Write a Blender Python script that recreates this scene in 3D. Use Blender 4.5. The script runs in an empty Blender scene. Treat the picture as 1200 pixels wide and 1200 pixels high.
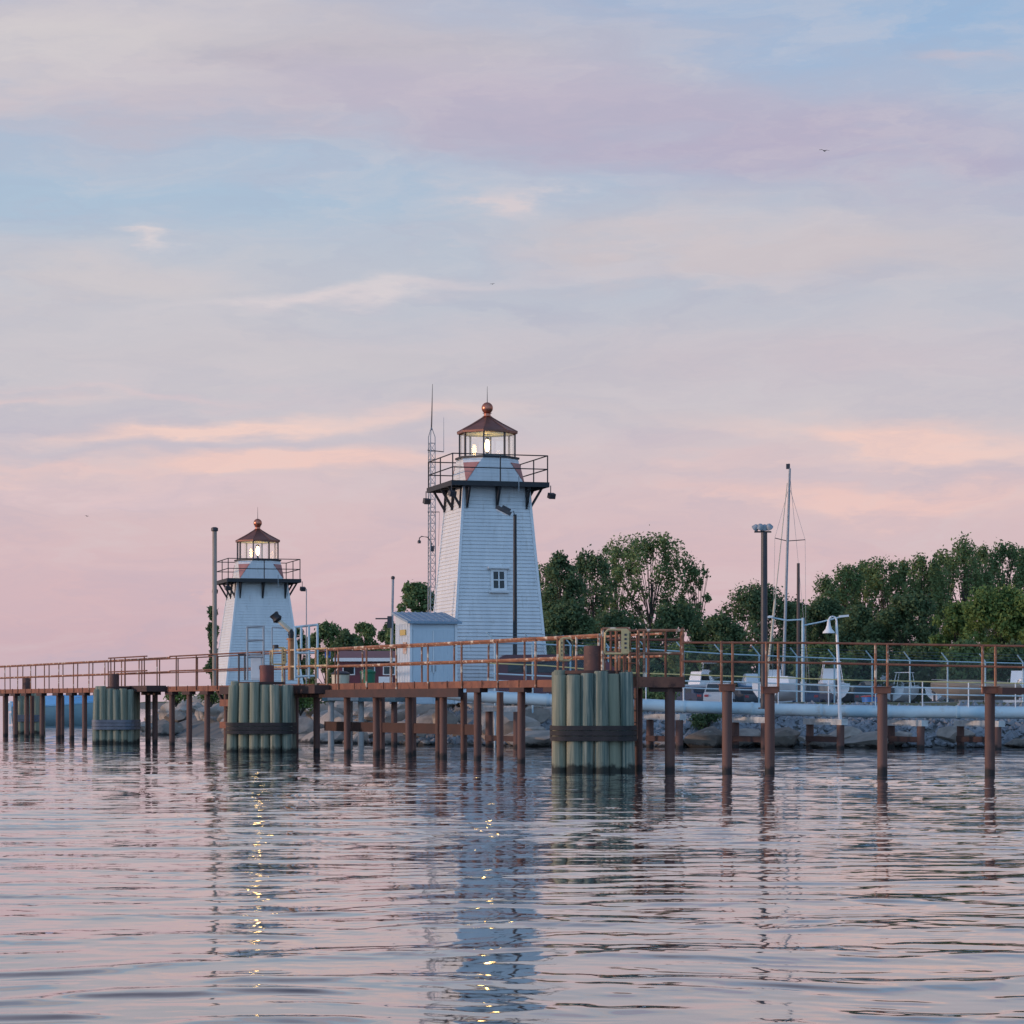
import bpy, math, random
import numpy as np
from mathutils import Vector, Matrix
R = math.radians
random.seed(7); rng = np.random.default_rng(7)
scene = bpy.context.scene
col = scene.collection

# ------------------------------------------------------------------ camera
CAM_H, FPX, HOR = 1.6, 3000.0, 822.0          # metres, focal length and horizon row in photo pixels
cam_d = bpy.data.cameras.new('camera'); cam = bpy.data.objects.new('camera', cam_d); col.objects.link(cam)
cam.location = (0, 0, CAM_H); cam.rotation_euler = (R(90), 0, 0)
cam_d.sensor_width = 36; cam_d.lens = 36 * FPX / 1200
cam_d.shift_y = (HOR - 600) / 1200
cam_d.clip_start = 0.5; cam_d.clip_end = 20000
scene.camera = cam
scene.render.resolution_x = 1024; scene.render.resolution_y = 1024
scene.view_settings.view_transform = 'Standard'; scene.view_settings.look = 'None'
scene.view_settings.exposure = 0; scene.view_settings.gamma = 1

def s2l(c):
    return tuple(((x/255)/12.92 if x/255 <= .04045 else ((x/255+.055)/1.055)**2.4) for x in c)

# ------------------------------------------------------------------ sky
SUN_EL, SUN_VEC = 5.0, Vector((-0.98, -0.17, 0.0)).normalized()
world = bpy.data.worlds.new('World'); scene.world = world; world.use_nodes = True
WT = world.node_tree; WT.nodes.clear()
class G:
    def __init__(s, t): s.t = t
    def n(s, ty, **kw):
        nd = s.t.nodes.new(ty)
        for k, v in kw.items(): setattr(nd, k, v)
        return nd
    def put(s, sock, v):
        if hasattr(v, 'links') or isinstance(v, bpy.types.NodeSocket): s.t.links.new(v, sock)
        else: sock.default_value = v
    def m(s, op, a, b=0.0, c=0.0, clamp=False):
        nd = s.n('ShaderNodeMath', operation=op, use_clamp=clamp)
        s.put(nd.inputs[0], a); s.put(nd.inputs[1], b); s.put(nd.inputs[2], c)
        return nd.outputs[0]
    def mix(s, f, a, b, blend='MIX'):
        nd = s.n('ShaderNodeMix', data_type='RGBA', blend_type=blend)
        s.put(nd.inputs[0], f)
        for i, v in ((6, a), (7, b)):
            if isinstance(v, tuple): v = (*v[:3], 1)
            s.put(nd.inputs[i], v)
        return nd.outputs[2]
    def xyz(s, x, y, z):
        nd = s.n('ShaderNodeCombineXYZ')
        for i, v in enumerate((x, y, z)): s.put(nd.inputs[i], v)
        return nd.outputs[0]
    def noise(s, vec, scale, detail=4, rough=.55, dist=0.0):
        nd = s.n('ShaderNodeTexNoise')
        s.put(nd.inputs['Vector'], vec); nd.inputs['Scale'].default_value = scale
        nd.inputs['Detail'].default_value = detail; nd.inputs['Roughness'].default_value = rough
        nd.inputs['Distortion'].default_value = dist
        return nd.outputs[0]
    def ramp(s, f, stops, interp='LINEAR'):
        nd = s.n('ShaderNodeValToRGB'); cr = nd.color_ramp; cr.interpolation = interp
        while len(cr.elements) < len(stops): cr.elements.new(.5)
        for e, (p, c) in zip(cr.elements, stops): e.position = p; e.color = (*c[:3], 1)
        s.put(nd.inputs[0], f); return nd.outputs[0]

g = G(WT)
tc = g.n('ShaderNodeTexCoord'); sp = g.n('ShaderNodeSeparateXYZ'); WT.links.new(tc.outputs['Generated'], sp.inputs[0])
X, Y, Z = sp.outputs
az = g.m('ARCTAN2', X, Y); el = g.m('ARCSINE', Z)
wv = g.xyz(g.m('MULTIPLY', az, 7.0), g.m('MULTIPLY', el, 30.0), 0.0)
n1 = g.m('SUBTRACT', g.noise(wv, 1.6, 5, .55), .5)
n2 = g.m('SUBTRACT', g.noise(g.xyz(g.m('MULTIPLY', az, 9.0), g.m('MULTIPLY', el, 34.0), 7.3), 1.3, 6, .6), .5)
wel = g.m('ADD', el, g.m('ADD', g.m('MULTIPLY', n1, .030), g.m('MULTIPLY', n2, .022)))
waz = g.m('ADD', az, g.m('MULTIPLY', n2, .16))
def EL(py): return (HOR - py) / FPX
gs = [(820, (202,178,188)), (762, (209,180,188)), (690, (217,187,192)), (590, (219,194,197)), (500, (206,199,205)),
      (400, (197,198,208)), (240, (174,196,217)), (40, (166,188,216))]
E_MAX = 1.57
stops = [(0.0, s2l(gs[0][1]))] + [(math.atan(EL(p)) / E_MAX, s2l(c)) for p, c in gs[1:]] + \
        [(.36/E_MAX, s2l((172,170,188))), (.55/E_MAX, s2l((112,120,148))), (.8/E_MAX, s2l((88,110,152))), (1.0, s2l((84,108,152)))]
base_el = g.m('ADD', el, g.m('MULTIPLY', n1, .02))
base = g.ramp(g.m('DIVIDE', g.m('MAXIMUM', base_el, 0.0), E_MAX), stops)
# patches: photo-like cloud banks, given as azimuth / elevation in the sky
def patch(c, x, y, sx, sy, colr, k, tilt=0.0, grain=1.0, soft=2.0):
    a0, e0 = (x-600)/FPX, EL(y)
    da = g.m('SUBTRACT', waz, a0)
    de = g.m('SUBTRACT', g.m('SUBTRACT', wel, e0), g.m('MULTIPLY', da, -tilt))
    q = g.m('ADD', g.m('POWER', g.m('ABSOLUTE', g.m('DIVIDE', da, sx/FPX)), 2.0),
            g.m('POWER', g.m('ABSOLUTE', g.m('DIVIDE', de, sy/FPX)), soft))
    f = g.m('EXPONENT', g.m('MULTIPLY', q, -1.0))
    f = g.m('MULTIPLY', f, g.m('ADD', 1.0, g.m('MULTIPLY', n2, 2.2*grain)))
    f = g.m('MULTIPLY', f, k, clamp=True)
    return g.mix(f, c, s2l(colr))
c = base
for a in [
    (280, 95, 640, 105, (195,189,201), 1.1, .06, .7), (220, 75, 330, 55, (214,208,210), 1.0, .02, 1.3), (480, 75, 220, 30, (190,186,196), .7, .05, 1.4),
    (950, 185, 520, 62, (184,177,200), .95, .10, .9), (600, 140, 300, 40, (190,183,202), .7, .05, 1),
    (1060, 25, 300, 60, (154,185,219), .85, 0, .8), (420, 235, 420, 34, (168,196,220), .5, -.03, .9),
    (930, 300, 360, 55, (204,196,202), 1.15, .03, .7), (110, 345, 260, 50, (207,202,207), 1.1, -.02, .9), (420, 440, 420, 34, (203,199,205), .8, .02, 1),
    (1150, 90, 60, 7, (205,195,205), .5, 0, 1),
    (430, 352, 230, 8, (224,214,216), .75, -.13, 1), (620, 420, 460, 40, (201,195,203), .6, 0, 1),
    (150, 430, 300, 35, (206,200,206), .7, .03, 1), (1040, 430, 300, 40, (206,195,203), .7, .0, 1),
    (200, 527, 330, 40, (196,192,205), .75, -.03, .9), (310, 506, 230, 10, (243,211,202), 1.2, -.07, 1.3), (340, 546, 250, 13, (241,206,198), 1.2, -.05, 1.3), (210, 575, 200, 10, (226,200,203), .7, .0, 1.2),
    (60, 558, 130, 9, (236,203,199), .7, .05, 1.2), (150, 470, 120, 6, (224,202,204), .6, .05, 1.2),
    (1000, 560, 330, 46, (206,192,201), .6, .03, .9), (1080, 527, 230, 22, (242,208,199), 1.15, .08, 1.2), (1020, 585, 240, 15, (238,202,196), 1.0, .05, 1.2),
    (840, 545, 120, 9, (234,203,199), .6, .0, 1.2), (700, 520, 200, 12, (206,192,202), .5, .0, 1.2),
    (155, 287, 34, 6, (228,216,216), .8, -.15, .6), (582, 243, 44, 22, (216,207,212), 1.3, -.1, .6),
    (60, 480, 60, 6, (226,204,204), .6, 0, .8)]:
    c = patch(c, *a)
# soft streaks all over
wave = g.noise(g.xyz(g.m('MULTIPLY', waz, 5.0), g.m('MULTIPLY', wel, 42.0), 3.1), 2.0, 6, .6)
c = g.mix(g.m('MULTIPLY', g.m('SUBTRACT', wave, .5, clamp=True), .7), c, s2l((224,205,210)))
# billows inside the cloud cover: lighter and darker folds
bil = g.noise(g.xyz(g.m('MULTIPLY', waz, 11.0), g.m('MULTIPLY', wel, 30.0), 12.7), 1.6, 7, .62, .6)
c = g.mix(g.m('MULTIPLY', g.m('SUBTRACT', bil, .5, clamp=True), 1.25, clamp=True), c, s2l((221,212,213)))
c = g.mix(g.m('MULTIPLY', g.m('SUBTRACT', .5, bil, clamp=True), 1.1, clamp=True), c, s2l((168,172,196)))
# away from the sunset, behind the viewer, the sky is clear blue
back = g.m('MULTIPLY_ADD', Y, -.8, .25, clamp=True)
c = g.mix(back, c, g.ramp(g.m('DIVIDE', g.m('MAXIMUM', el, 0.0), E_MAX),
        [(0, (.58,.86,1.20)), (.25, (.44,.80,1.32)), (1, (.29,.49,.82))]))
sky = g.n('ShaderNodeTexSky'); sky.sky_type = 'NISHITA'; sky.sun_disc = False
sky.sun_elevation = R(SUN_EL); sky.sun_rotation = math.atan2(SUN_VEC.x, SUN_VEC.y)
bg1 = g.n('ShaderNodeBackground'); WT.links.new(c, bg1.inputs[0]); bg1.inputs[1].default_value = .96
bg2 = g.n('ShaderNodeBackground'); WT.links.new(sky.outputs[0], bg2.inputs[0]); bg2.inputs[1].default_value = .05
# the physical sky only adds its glow on the sun's side
side = g.n('ShaderNodeMixShader'); blk = g.n('ShaderNodeBackground'); blk.inputs[0].default_value = (0,0,0,1)
WT.links.new(g.m('MULTIPLY_ADD', X, -1.2, -.35, clamp=True), side.inputs[0])
WT.links.new(blk.outputs[0], side.inputs[1]); WT.links.new(bg2.outputs[0], side.inputs[2])
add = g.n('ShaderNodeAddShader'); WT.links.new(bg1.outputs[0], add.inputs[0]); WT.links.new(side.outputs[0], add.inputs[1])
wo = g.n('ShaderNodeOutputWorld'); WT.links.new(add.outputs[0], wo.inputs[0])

# ------------------------------------------------------------------ sun
sd = bpy.data.lights.new('sun', 'SUN'); so = bpy.data.objects.new('sun', sd); col.objects.link(so)
sd.energy = 1.9; sd.angle = R(1.5); sd.color = (1, .70, .55)
sdir = Vector((SUN_VEC.x*math.cos(R(SUN_EL)), SUN_VEC.y*math.cos(R(SUN_EL)), math.sin(R(SUN_EL))))
so.rotation_euler = sdir.to_track_quat('Z', 'Y').to_euler()

# ------------------------------------------------------------------ materials
MATS = {}
def mat(name, c1, c2=None, scale=3.0, rough=.7, stretch=(1,1,1), bump=0.0, bscale=None, metal=0.0, lo=.35, hi=.65,
        c3=None, s3=None, lo3=.55, hi3=.7, tide=None, detail=6, spec=.5, vary=None):
    m = bpy.data.materials.new(name); m.use_nodes = True; t = m.node_tree; gg = G(t)
    b = t.nodes['Principled BSDF']
    tcn = gg.n('ShaderNodeTexCoord'); oi = gg.n('ShaderNodeObjectInfo')
    ad = gg.n('ShaderNodeVectorMath', operation='MULTIPLY_ADD')
    t.links.new(tcn.outputs['Object'], ad.inputs[0]); ad.inputs[1].default_value = stretch
    cx = gg.xyz(gg.m('MULTIPLY', oi.outputs['Random'], 37.0), gg.m('MULTIPLY', oi.outputs['Random'], 91.0), 0.0)
    t.links.new(cx, ad.inputs[2]); vec = ad.outputs[0]
    colr = (*c1, 1)
    if c2:
        n = gg.noise(vec, scale, detail, .6)
        colr = gg.ramp(n, [(lo, c1), (hi, c2)])
    if c3:
        n3 = gg.noise(vec, s3 or scale*2.3, 6, .65)
        f = gg.ramp(n3, [(lo3, (0,0,0)), (hi3, (1,1,1))])
        colr = gg.mix(f, colr, c3)
    if vary:
        colr = gg.mix(gg.m('MULTIPLY', oi.outputs['Random'], vary[1]), colr, vary[0])
    if tide:                                   # wet weed line left by the water: (height, colour)
        geo = gg.n('ShaderNodeNewGeometry'); s = gg.n('ShaderNodeSeparateXYZ'); t.links.new(geo.outputs['Position'], s.inputs[0])
        nz = gg.noise(geo.outputs['Position'], 5.0, 4, .6)
        h = gg.m('ADD', s.outputs[2], gg.m('MULTIPLY', gg.m('SUBTRACT', nz, .5), .35))
        f = gg.m('DIVIDE', gg.m('SUBTRACT', tide[0], h), .10, clamp=True)
        colr = gg.mix(gg.m('MULTIPLY', f, .93), colr, tide[1])
    if isinstance(colr, tuple): b.inputs['Base Color'].default_value = colr
    else: t.links.new(colr, b.inputs['Base Color'])
    b.inputs['Roughness'].default_value = rough; b.inputs['Metallic'].default_value = metal
    b.inputs['Specular IOR Level'].default_value = spec
    if bump:
        bn = gg.n('ShaderNodeBump'); bn.inputs['Strength'].default_value = bump; bn.inputs['Distance'].default_value = .02
        t.links.new(gg.noise(vec, bscale or scale*3, 5, .6), bn.inputs['Height']); t.links.new(bn.outputs[0], b.inputs['Normal'])
    MATS[name] = m; return m
def emis(name, c, s):
    m = bpy.data.materials.new(name); m.use_nodes = True; b = m.node_tree.nodes['Principled BSDF']
    b.inputs['Base Color'].default_value = (*c, 1); b.inputs['Emission Color'].default_value = (*c, 1); b.inputs['Emission Strength'].default_value = s
    return m
def glass_mat(name, tint=(.97,.98,.97), refl=.06):
    m = bpy.data.materials.new(name); m.use_nodes = True; t = m.node_tree; t.nodes.clear(); gg = G(t)
    o = gg.n('ShaderNodeOutputMaterial'); tr = gg.n('ShaderNodeBsdfTransparent'); tr.inputs[0].default_value = (*tint, 1)
    gl = gg.n('ShaderNodeBsdfGlossy'); gl.inputs['Roughness'].default_value = .02; gl.inputs[0].default_value = (1,1,1,1)
    lw = gg.n('ShaderNodeLayerWeight'); lw.inputs[0].default_value = .35
    mx = gg.n('ShaderNodeMixShader'); t.links.new(gg.m('MULTIPLY_ADD', lw.outputs['Facing'], .30, refl, clamp=True), mx.inputs[0])
    t.links.new(tr.outputs[0], mx.inputs[1]); t.links.new(gl.outputs[0], mx.inputs[2]); t.links.new(mx.outputs[0], o.inputs[0])
    return m
RUSTY = (.17,.055,.026)
M_white = mat('white painted siding', (.64,.65,.66), (.73,.73,.73), 1.3, .55, (2.6,2.6,.5), .08, c3=(.50,.48,.45), s3=2.4, lo3=.58, hi3=.76)
M_trim = mat('white trim paint', (.78,.78,.78), (.70,.70,.71), 4, .5)
M_copper = mat('weathered copper sheet', (.30,.12,.085), (.19,.085,.065), 2.2, .42, metal=.4, bump=.05)
M_cball = mat('polished copper', (.52,.19,.12), (.40,.14,.09), 3, .3, metal=.7)
M_cred = mat('copper red panel', (.46,.20,.17), (.36,.15,.135), 3, .55)
M_black = mat('black painted steel', (.016,.016,.02), (.026,.026,.03), 5, .6)
M_dark = mat('dark steel', (.035,.035,.045), (.06,.05,.05), 5, .5)
M_rust = mat('rusty steel', (.24,.095,.055), (.13,.055,.038), 3.5, .8, c3=(.36,.17,.085), s3=9, lo3=.6, hi3=.72, bump=.25)
M_rail = mat('rusted orange handrail', (.40,.165,.085), (.20,.082,.05), 2.2, .75, c3=(.72,.58,.44), s3=3.4, lo3=.55, hi3=.62, bump=.2)
M_railp = mat('peeling cream handrail', (.56,.40,.24), (.36,.15,.07), 3.0, .7, c3=(.66,.52,.28), s3=5, lo3=.52, hi3=.6)
M_pile = mat('rust brown pipe pile', (.135,.062,.048), (.085,.044,.038), 3, .75, (1,1,.35), .2, c3=(.16,.075,.05), s3=6, tide=(.17, (.016,.014,.013)), vary=((.17,.085,.065), .6))
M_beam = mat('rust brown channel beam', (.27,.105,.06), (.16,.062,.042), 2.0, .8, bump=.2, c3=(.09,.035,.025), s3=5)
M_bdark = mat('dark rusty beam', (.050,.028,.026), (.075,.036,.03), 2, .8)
M_wood = mat('green treated timber', (.25,.265,.205), (.060,.105,.098), 2.0, .85, (5,5,.16), .7, 9, c3=(.40,.37,.28), s3=3.1, lo3=.52, hi3=.66, lo=.40, hi=.60, tide=(.20, (.018,.019,.015)), vary=((.27,.26,.17), .75))
M_band = mat('dark timber band', (.022,.018,.018), (.045,.034,.032), 4, .8, bump=.4)
M_bandg = mat('grey steel band', (.15,.165,.20), (.10,.11,.14), 4, .6)
M_drum = mat('brown rusty drum', (.115,.048,.038), (.075,.035,.03), 4, .7, c3=(.17,.07,.05), s3=8)
M_drumr = mat('red rusty drum', (.20,.055,.045), (.13,.045,.038), 4, .7)
M_yel = mat('yellow painted steel', (.56,.42,.20), (.48,.37,.19), 3, .6, c3=(.30,.13,.05), s3=8, lo3=.62, hi3=.72)
M_yrail = mat('yellow handrail', (.55,.50,.22), (.48,.44,.2), 3, .5)
M_blue = mat('pale blue-white paint', (.46,.60,.66), (.40,.53,.60), 2, .45, c3=(.34,.33,.31), s3=1.6, lo3=.58, hi3=.76)
M_galv = mat('galvanised steel', (.34,.36,.38), (.25,.27,.29), 5, .5)
M_trimw = mat('flaking white paint', (.60,.60,.58), (.42,.42,.41), 4, .7, c3=(.2,.13,.1), s3=6, lo3=.62, hi3=.7)
M_conc = mat('concrete', (.40,.38,.36), (.30,.29,.28), 3, .85, bump=.3)
M_teal = mat('teal grey beam', (.10,.16,.18), (.07,.12,.14), 3, .7)
M_shed = mat('pale corrugated sheet', (.60,.66,.70), (.52,.58,.63), 1.2, .5, (1,1,.4))
M_shroof = mat('blue grey sheet roof', (.27,.36,.44), (.20,.28,.36), 3, .5, bump=.2)
M_sign = mat('faded yellow sign', (.55,.40,.12), (.45,.33,.12), 6, .6)
M_signo = mat('rusty notice plate', (.40,.20,.12), (.6,.55,.5), 9, .6)
M_maroon = mat('maroon paint', (.15,.030,.042), (.11,.024,.032), 2, .35)
M_glassd = mat('dark window glass', (.012,.014,.018), None, rough=.05)
M_tyre = mat('tyre rubber', (.02,.02,.02), None, rough=.9)
M_rock = mat('pale limestone', (.44,.375,.32), (.27,.235,.205), 1.7, .9, bump=.6, bscale=6, c3=(.15,.14,.135), s3=3.2, lo3=.6, hi3=.75, tide=(.16, (.018,.017,.015)))
M_rockd = mat('warm grey limestone', (.27,.225,.185), (.17,.145,.125), 1.9, .9, bump=.6, bscale=6, c3=(.38,.36,.34), s3=2.6, lo3=.6, hi3=.72, tide=(.16, (.018,.017,.015)))
M_grav = mat('grey riprap', (.30,.31,.33), (.17,.18,.20), 1.2, .9, bump=.4, bscale=8, tide=(.14, (.02,.019,.017)))
M_cream = mat('cream paint', (.60,.52,.40), (.50,.43,.33), 3, .6)
M_ora = mat('orange rusted post', (.46,.19,.07), (.36,.15,.06), 4, .6)
M_hullw = mat('white gelcoat', (.82,.81,.81), (.76,.76,.77), 2, .3)
M_hullb = mat('blue gelcoat', (.10,.28,.50), (.08,.24,.45), 2, .3)
M_hullr = mat('red hull stripe', (.42,.04,.05), None, rough=.4)
M_navy = mat('navy canvas', (.030,.045,.085), (.022,.034,.066), 2, .8, bump=.3)
M_lblue = mat('light blue canvas', (.22,.46,.70), (.18,.40,.62), 2, .8)
M_teal2 = mat('pale teal gelcoat', (.28,.42,.46), (.24,.37,.42), 2, .4)
M_silver = mat('silver car paint', (.55,.56,.58), None, rough=.3)
M_carnavy = mat('navy car paint', (.03,.05,.10), None, rough=.25)
M_carblue = mat('blue car paint', (.05,.16,.42), None, rough=.25)
M_cargrey = mat('dark grey car paint', (.05,.055,.065), None, rough=.25)
M_tan = mat('tan canvas', (.42,.31,.22), (.33,.25,.19), 2, .8)
M_green = mat('green plastic', (.015,.15,.075), None, rough=.5)
M_bluep = mat('blue plastic', (.03,.16,.48), None, rough=.45)
M_redp = mat('red plastic', (.5,.05,.04), None, rough=.45)
M_post = mat('weathered brown steel', (.42,.33,.27), (.28,.22,.18), 2, .7, (3,3,.6))
M_pole = mat('weathered wooden pole', (.13,.095,.085), (.09,.07,.065), 3, .9, (4,4,.3))
M_bulb = emis('lit lamp', (1, .62, .20), 28)
M_inner = mat('lantern room lining', (.55,.58,.52), (.48,.50,.46), 3, .7)
M_glass = glass_mat('lantern glass')
M_bird = mat('dark feathers', (.03,.03,.035), None, rough=.9)
M_bark = mat('tree bark', (.07,.055,.045), (.045,.036,.03), 3, .9)
M_wire = mat('fence wire', (.14,.17,.20), None, rough=.5, metal=.4)
M_grass = mat('grassy ground', (.055,.08,.03), (.09,.10,.045), .8, .95, bump=.5, bscale=5, c3=(.16,.14,.11), s3=.5, lo3=.55, hi3=.62, tide=(1.30, (.15,.145,.14)))
def leaf_mat(name, c1, c2, c3):
    m = bpy.data.materials.new(name); m.use_nodes = True; t = m.node_tree; t.nodes.clear(); gg = G(t)
    at = gg.n('ShaderNodeAttribute', attribute_name='tone')
    tcn = gg.n('ShaderNodeTexCoord'); n = gg.noise(tcn.outputs['Object'], .45, 3, .6)
    f = gg.m('ADD', gg.m('MULTIPLY', at.outputs['Fac'], .55), gg.m('MULTIPLY', n, .5))
    cc = gg.ramp(f, [(.2, c1), (.5, c2), (.85, c3)])
    d = gg.n('ShaderNodeBsdfDiffuse'); tr = gg.n('ShaderNodeBsdfTranslucent'); mx = gg.n('ShaderNodeMixShader'); mx.inputs[0].default_value = .38
    t.links.new(cc, d.inputs[0]); t.links.new(cc, tr.inputs[0]); t.links.new(d.outputs[0], mx.inputs[1]); t.links.new(tr.outputs[0], mx.inputs[2])
    o = gg.n('ShaderNodeOutputMaterial'); t.links.new(mx.outputs[0], o.inputs[0]); return m
L_dark = leaf_mat('dark green leaves', (.080,.125,.072), (.125,.180,.092), (.19,.25,.115))
L_mid = leaf_mat('mid green leaves', (.115,.165,.082), (.175,.240,.105), (.25,.32,.135))
L_light = leaf_mat('light green leaves', (.110,.165,.065), (.165,.240,.080), (.24,.32,.11))

# ------------------------------------------------------------------ mesh helpers
class MB:
    def __init__(s): s.v = []; s.f = []
    def raw(s, vs, fs):
        o = len(s.v); s.v += [tuple(v) for v in vs]; s.f += [tuple(i+o for i in f) for f in fs]; return s
    def box(s, c, d, rz=0.0, rx=0.0, ry=0.0):
        M = Matrix.Translation(c) @ Matrix.Rotation(rz,4,'Z') @ Matrix.Rotation(ry,4,'Y') @ Matrix.Rotation(rx,4,'X')
        h = Vector(d)/2
        vs = [M @ Vector((x*h.x,y*h.y,z*h.z)) for x in(-1,1) for y in(-1,1) for z in(-1,1)]
        return s.raw(vs, [(0,1,3,2),(4,6,7,5),(0,4,5,1),(2,3,7,6),(0,2,6,4),(1,5,7,3)])
    def beam(s, a, b, w, h):                  # rectangular bar from a to b, w across, h tall
        a, b = Vector(a), Vector(b); d = (b-a).normalized()
        up = Vector((0,0,1)) if abs(d.z) < .95 else Vector((0,1,0))
        x = d.cross(up).normalized(); u = x.cross(d).normalized()
        vs = [p + x*(i*w/2) + u*(j*h/2) for p in (a,b) for i, j in ((-1,-1),(1,-1),(1,1),(-1,1))]
        return s.raw(vs, [(0,3,2,1),(4,5,6,7),(0,1,5,4),(1,2,6,5),(2,3,7,6),(3,0,4,7)])
    def tube(s, pts, r, n=8, caps=True):
        pts = [Vector(p) for p in pts]; rs = r if isinstance(r, (list, tuple)) else [r]*len(pts)
        vs = []; fs = []
        d0 = (pts[1]-pts[0]).normalized()
        ref = Vector((0,0,1)) if abs(d0.z) < .9 else Vector((1,0,0))
        for i, p in enumerate(pts):
            d = (pts[min(i+1,len(pts)-1)] - pts[max(i-1,0)]).normalized()
            x = d.cross(ref)
            if x.length < 1e-4: x = d.cross(Vector((0,1,0)))
            x.normalize(); u = x.cross(d).normalized()
            for k in range(n):
                a = 2*math.pi*k/n; vs.append(p + (x*math.cos(a) + u*math.sin(a))*rs[i])
        for i in range(len(pts)-1):
            for k in range(n):
                a, b = i*n+k, i*n+(k+1)%n; fs.append((a, b, b+n, a+n))
        if caps: fs += [tuple(range(n))[::-1], tuple(range((len(pts)-1)*n, len(pts)*n))]
        return s.raw(vs, fs)
    def lathe(s, prof, c=(0,0,0), n=16, a0=0.0):
        vs = []; fs = []; c = Vector(c)
        for r, z in prof:
            for k in range(n):
                a = a0 + 2*math.pi*k/n; vs.append(c + Vector((r*math.cos(a), r*math.sin(a), z)))
        for i in range(len(prof)-1):
            for k in range(n):
                a, b = i*n+k, i*n+(k+1)%n; fs.append((a, b, b+n, a+n))
        fs += [tuple(range(n))[::-1], tuple(range((len(prof)-1)*n, len(prof)*n))]
        return s.raw(vs, fs)
    def build(s, name, m, parent=None, world=True, smooth=True, ang=38):
        me = bpy.data.meshes.new(name)
        off = Vector(ROOT_LOC.get(parent.name, (0,0,0))) if (parent is not None and world) else Vector((0,0,0))
        me.from_pydata([tuple(Vector(v)-off) for v in s.v], [], s.f); me.update()
        me.materials.append(m)
        if smooth:
            me.shade_smooth(); me.set_sharp_from_angle(angle=R(ang))
        o = bpy.data.objects.new(name, me); col.objects.link(o)
        if parent is not None: o.parent = parent; ROOT_LOC[o.name] = ROOT_LOC.get(parent.name, (0,0,0))
        return o
ROOT_LOC = {}
def tag(o, label=None, cat=None, group=None, kind=None):
    if label: o['label'] = label
    if cat: o['category'] = cat
    if group: o['group'] = group
    if kind: o['kind'] = kind
    return o
def thing(name, label, cat, loc=(0,0,0), rz=0.0, group=None):
    o = bpy.data.objects.new(name, None); o.empty_display_size = .3; col.objects.link(o)
    o.location = loc; o.rotation_euler = (0,0,rz); ROOT_LOC[o.name] = tuple(loc)
    return tag(o, label, cat, group)
def copy_tree(o, parent=None):
    c = o.copy(); col.objects.link(c)
    if parent is not None: c.parent = parent
    for ch in list(o.children): copy_tree(ch, c)
    return c
def P(px, py, D): return Vector(((px-600)/FPX*D, D, CAM_H + (HOR-py)/FPX*D))
def W(px, D, z=0.0): return Vector(((px-600)/FPX*D, D, z))

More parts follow.
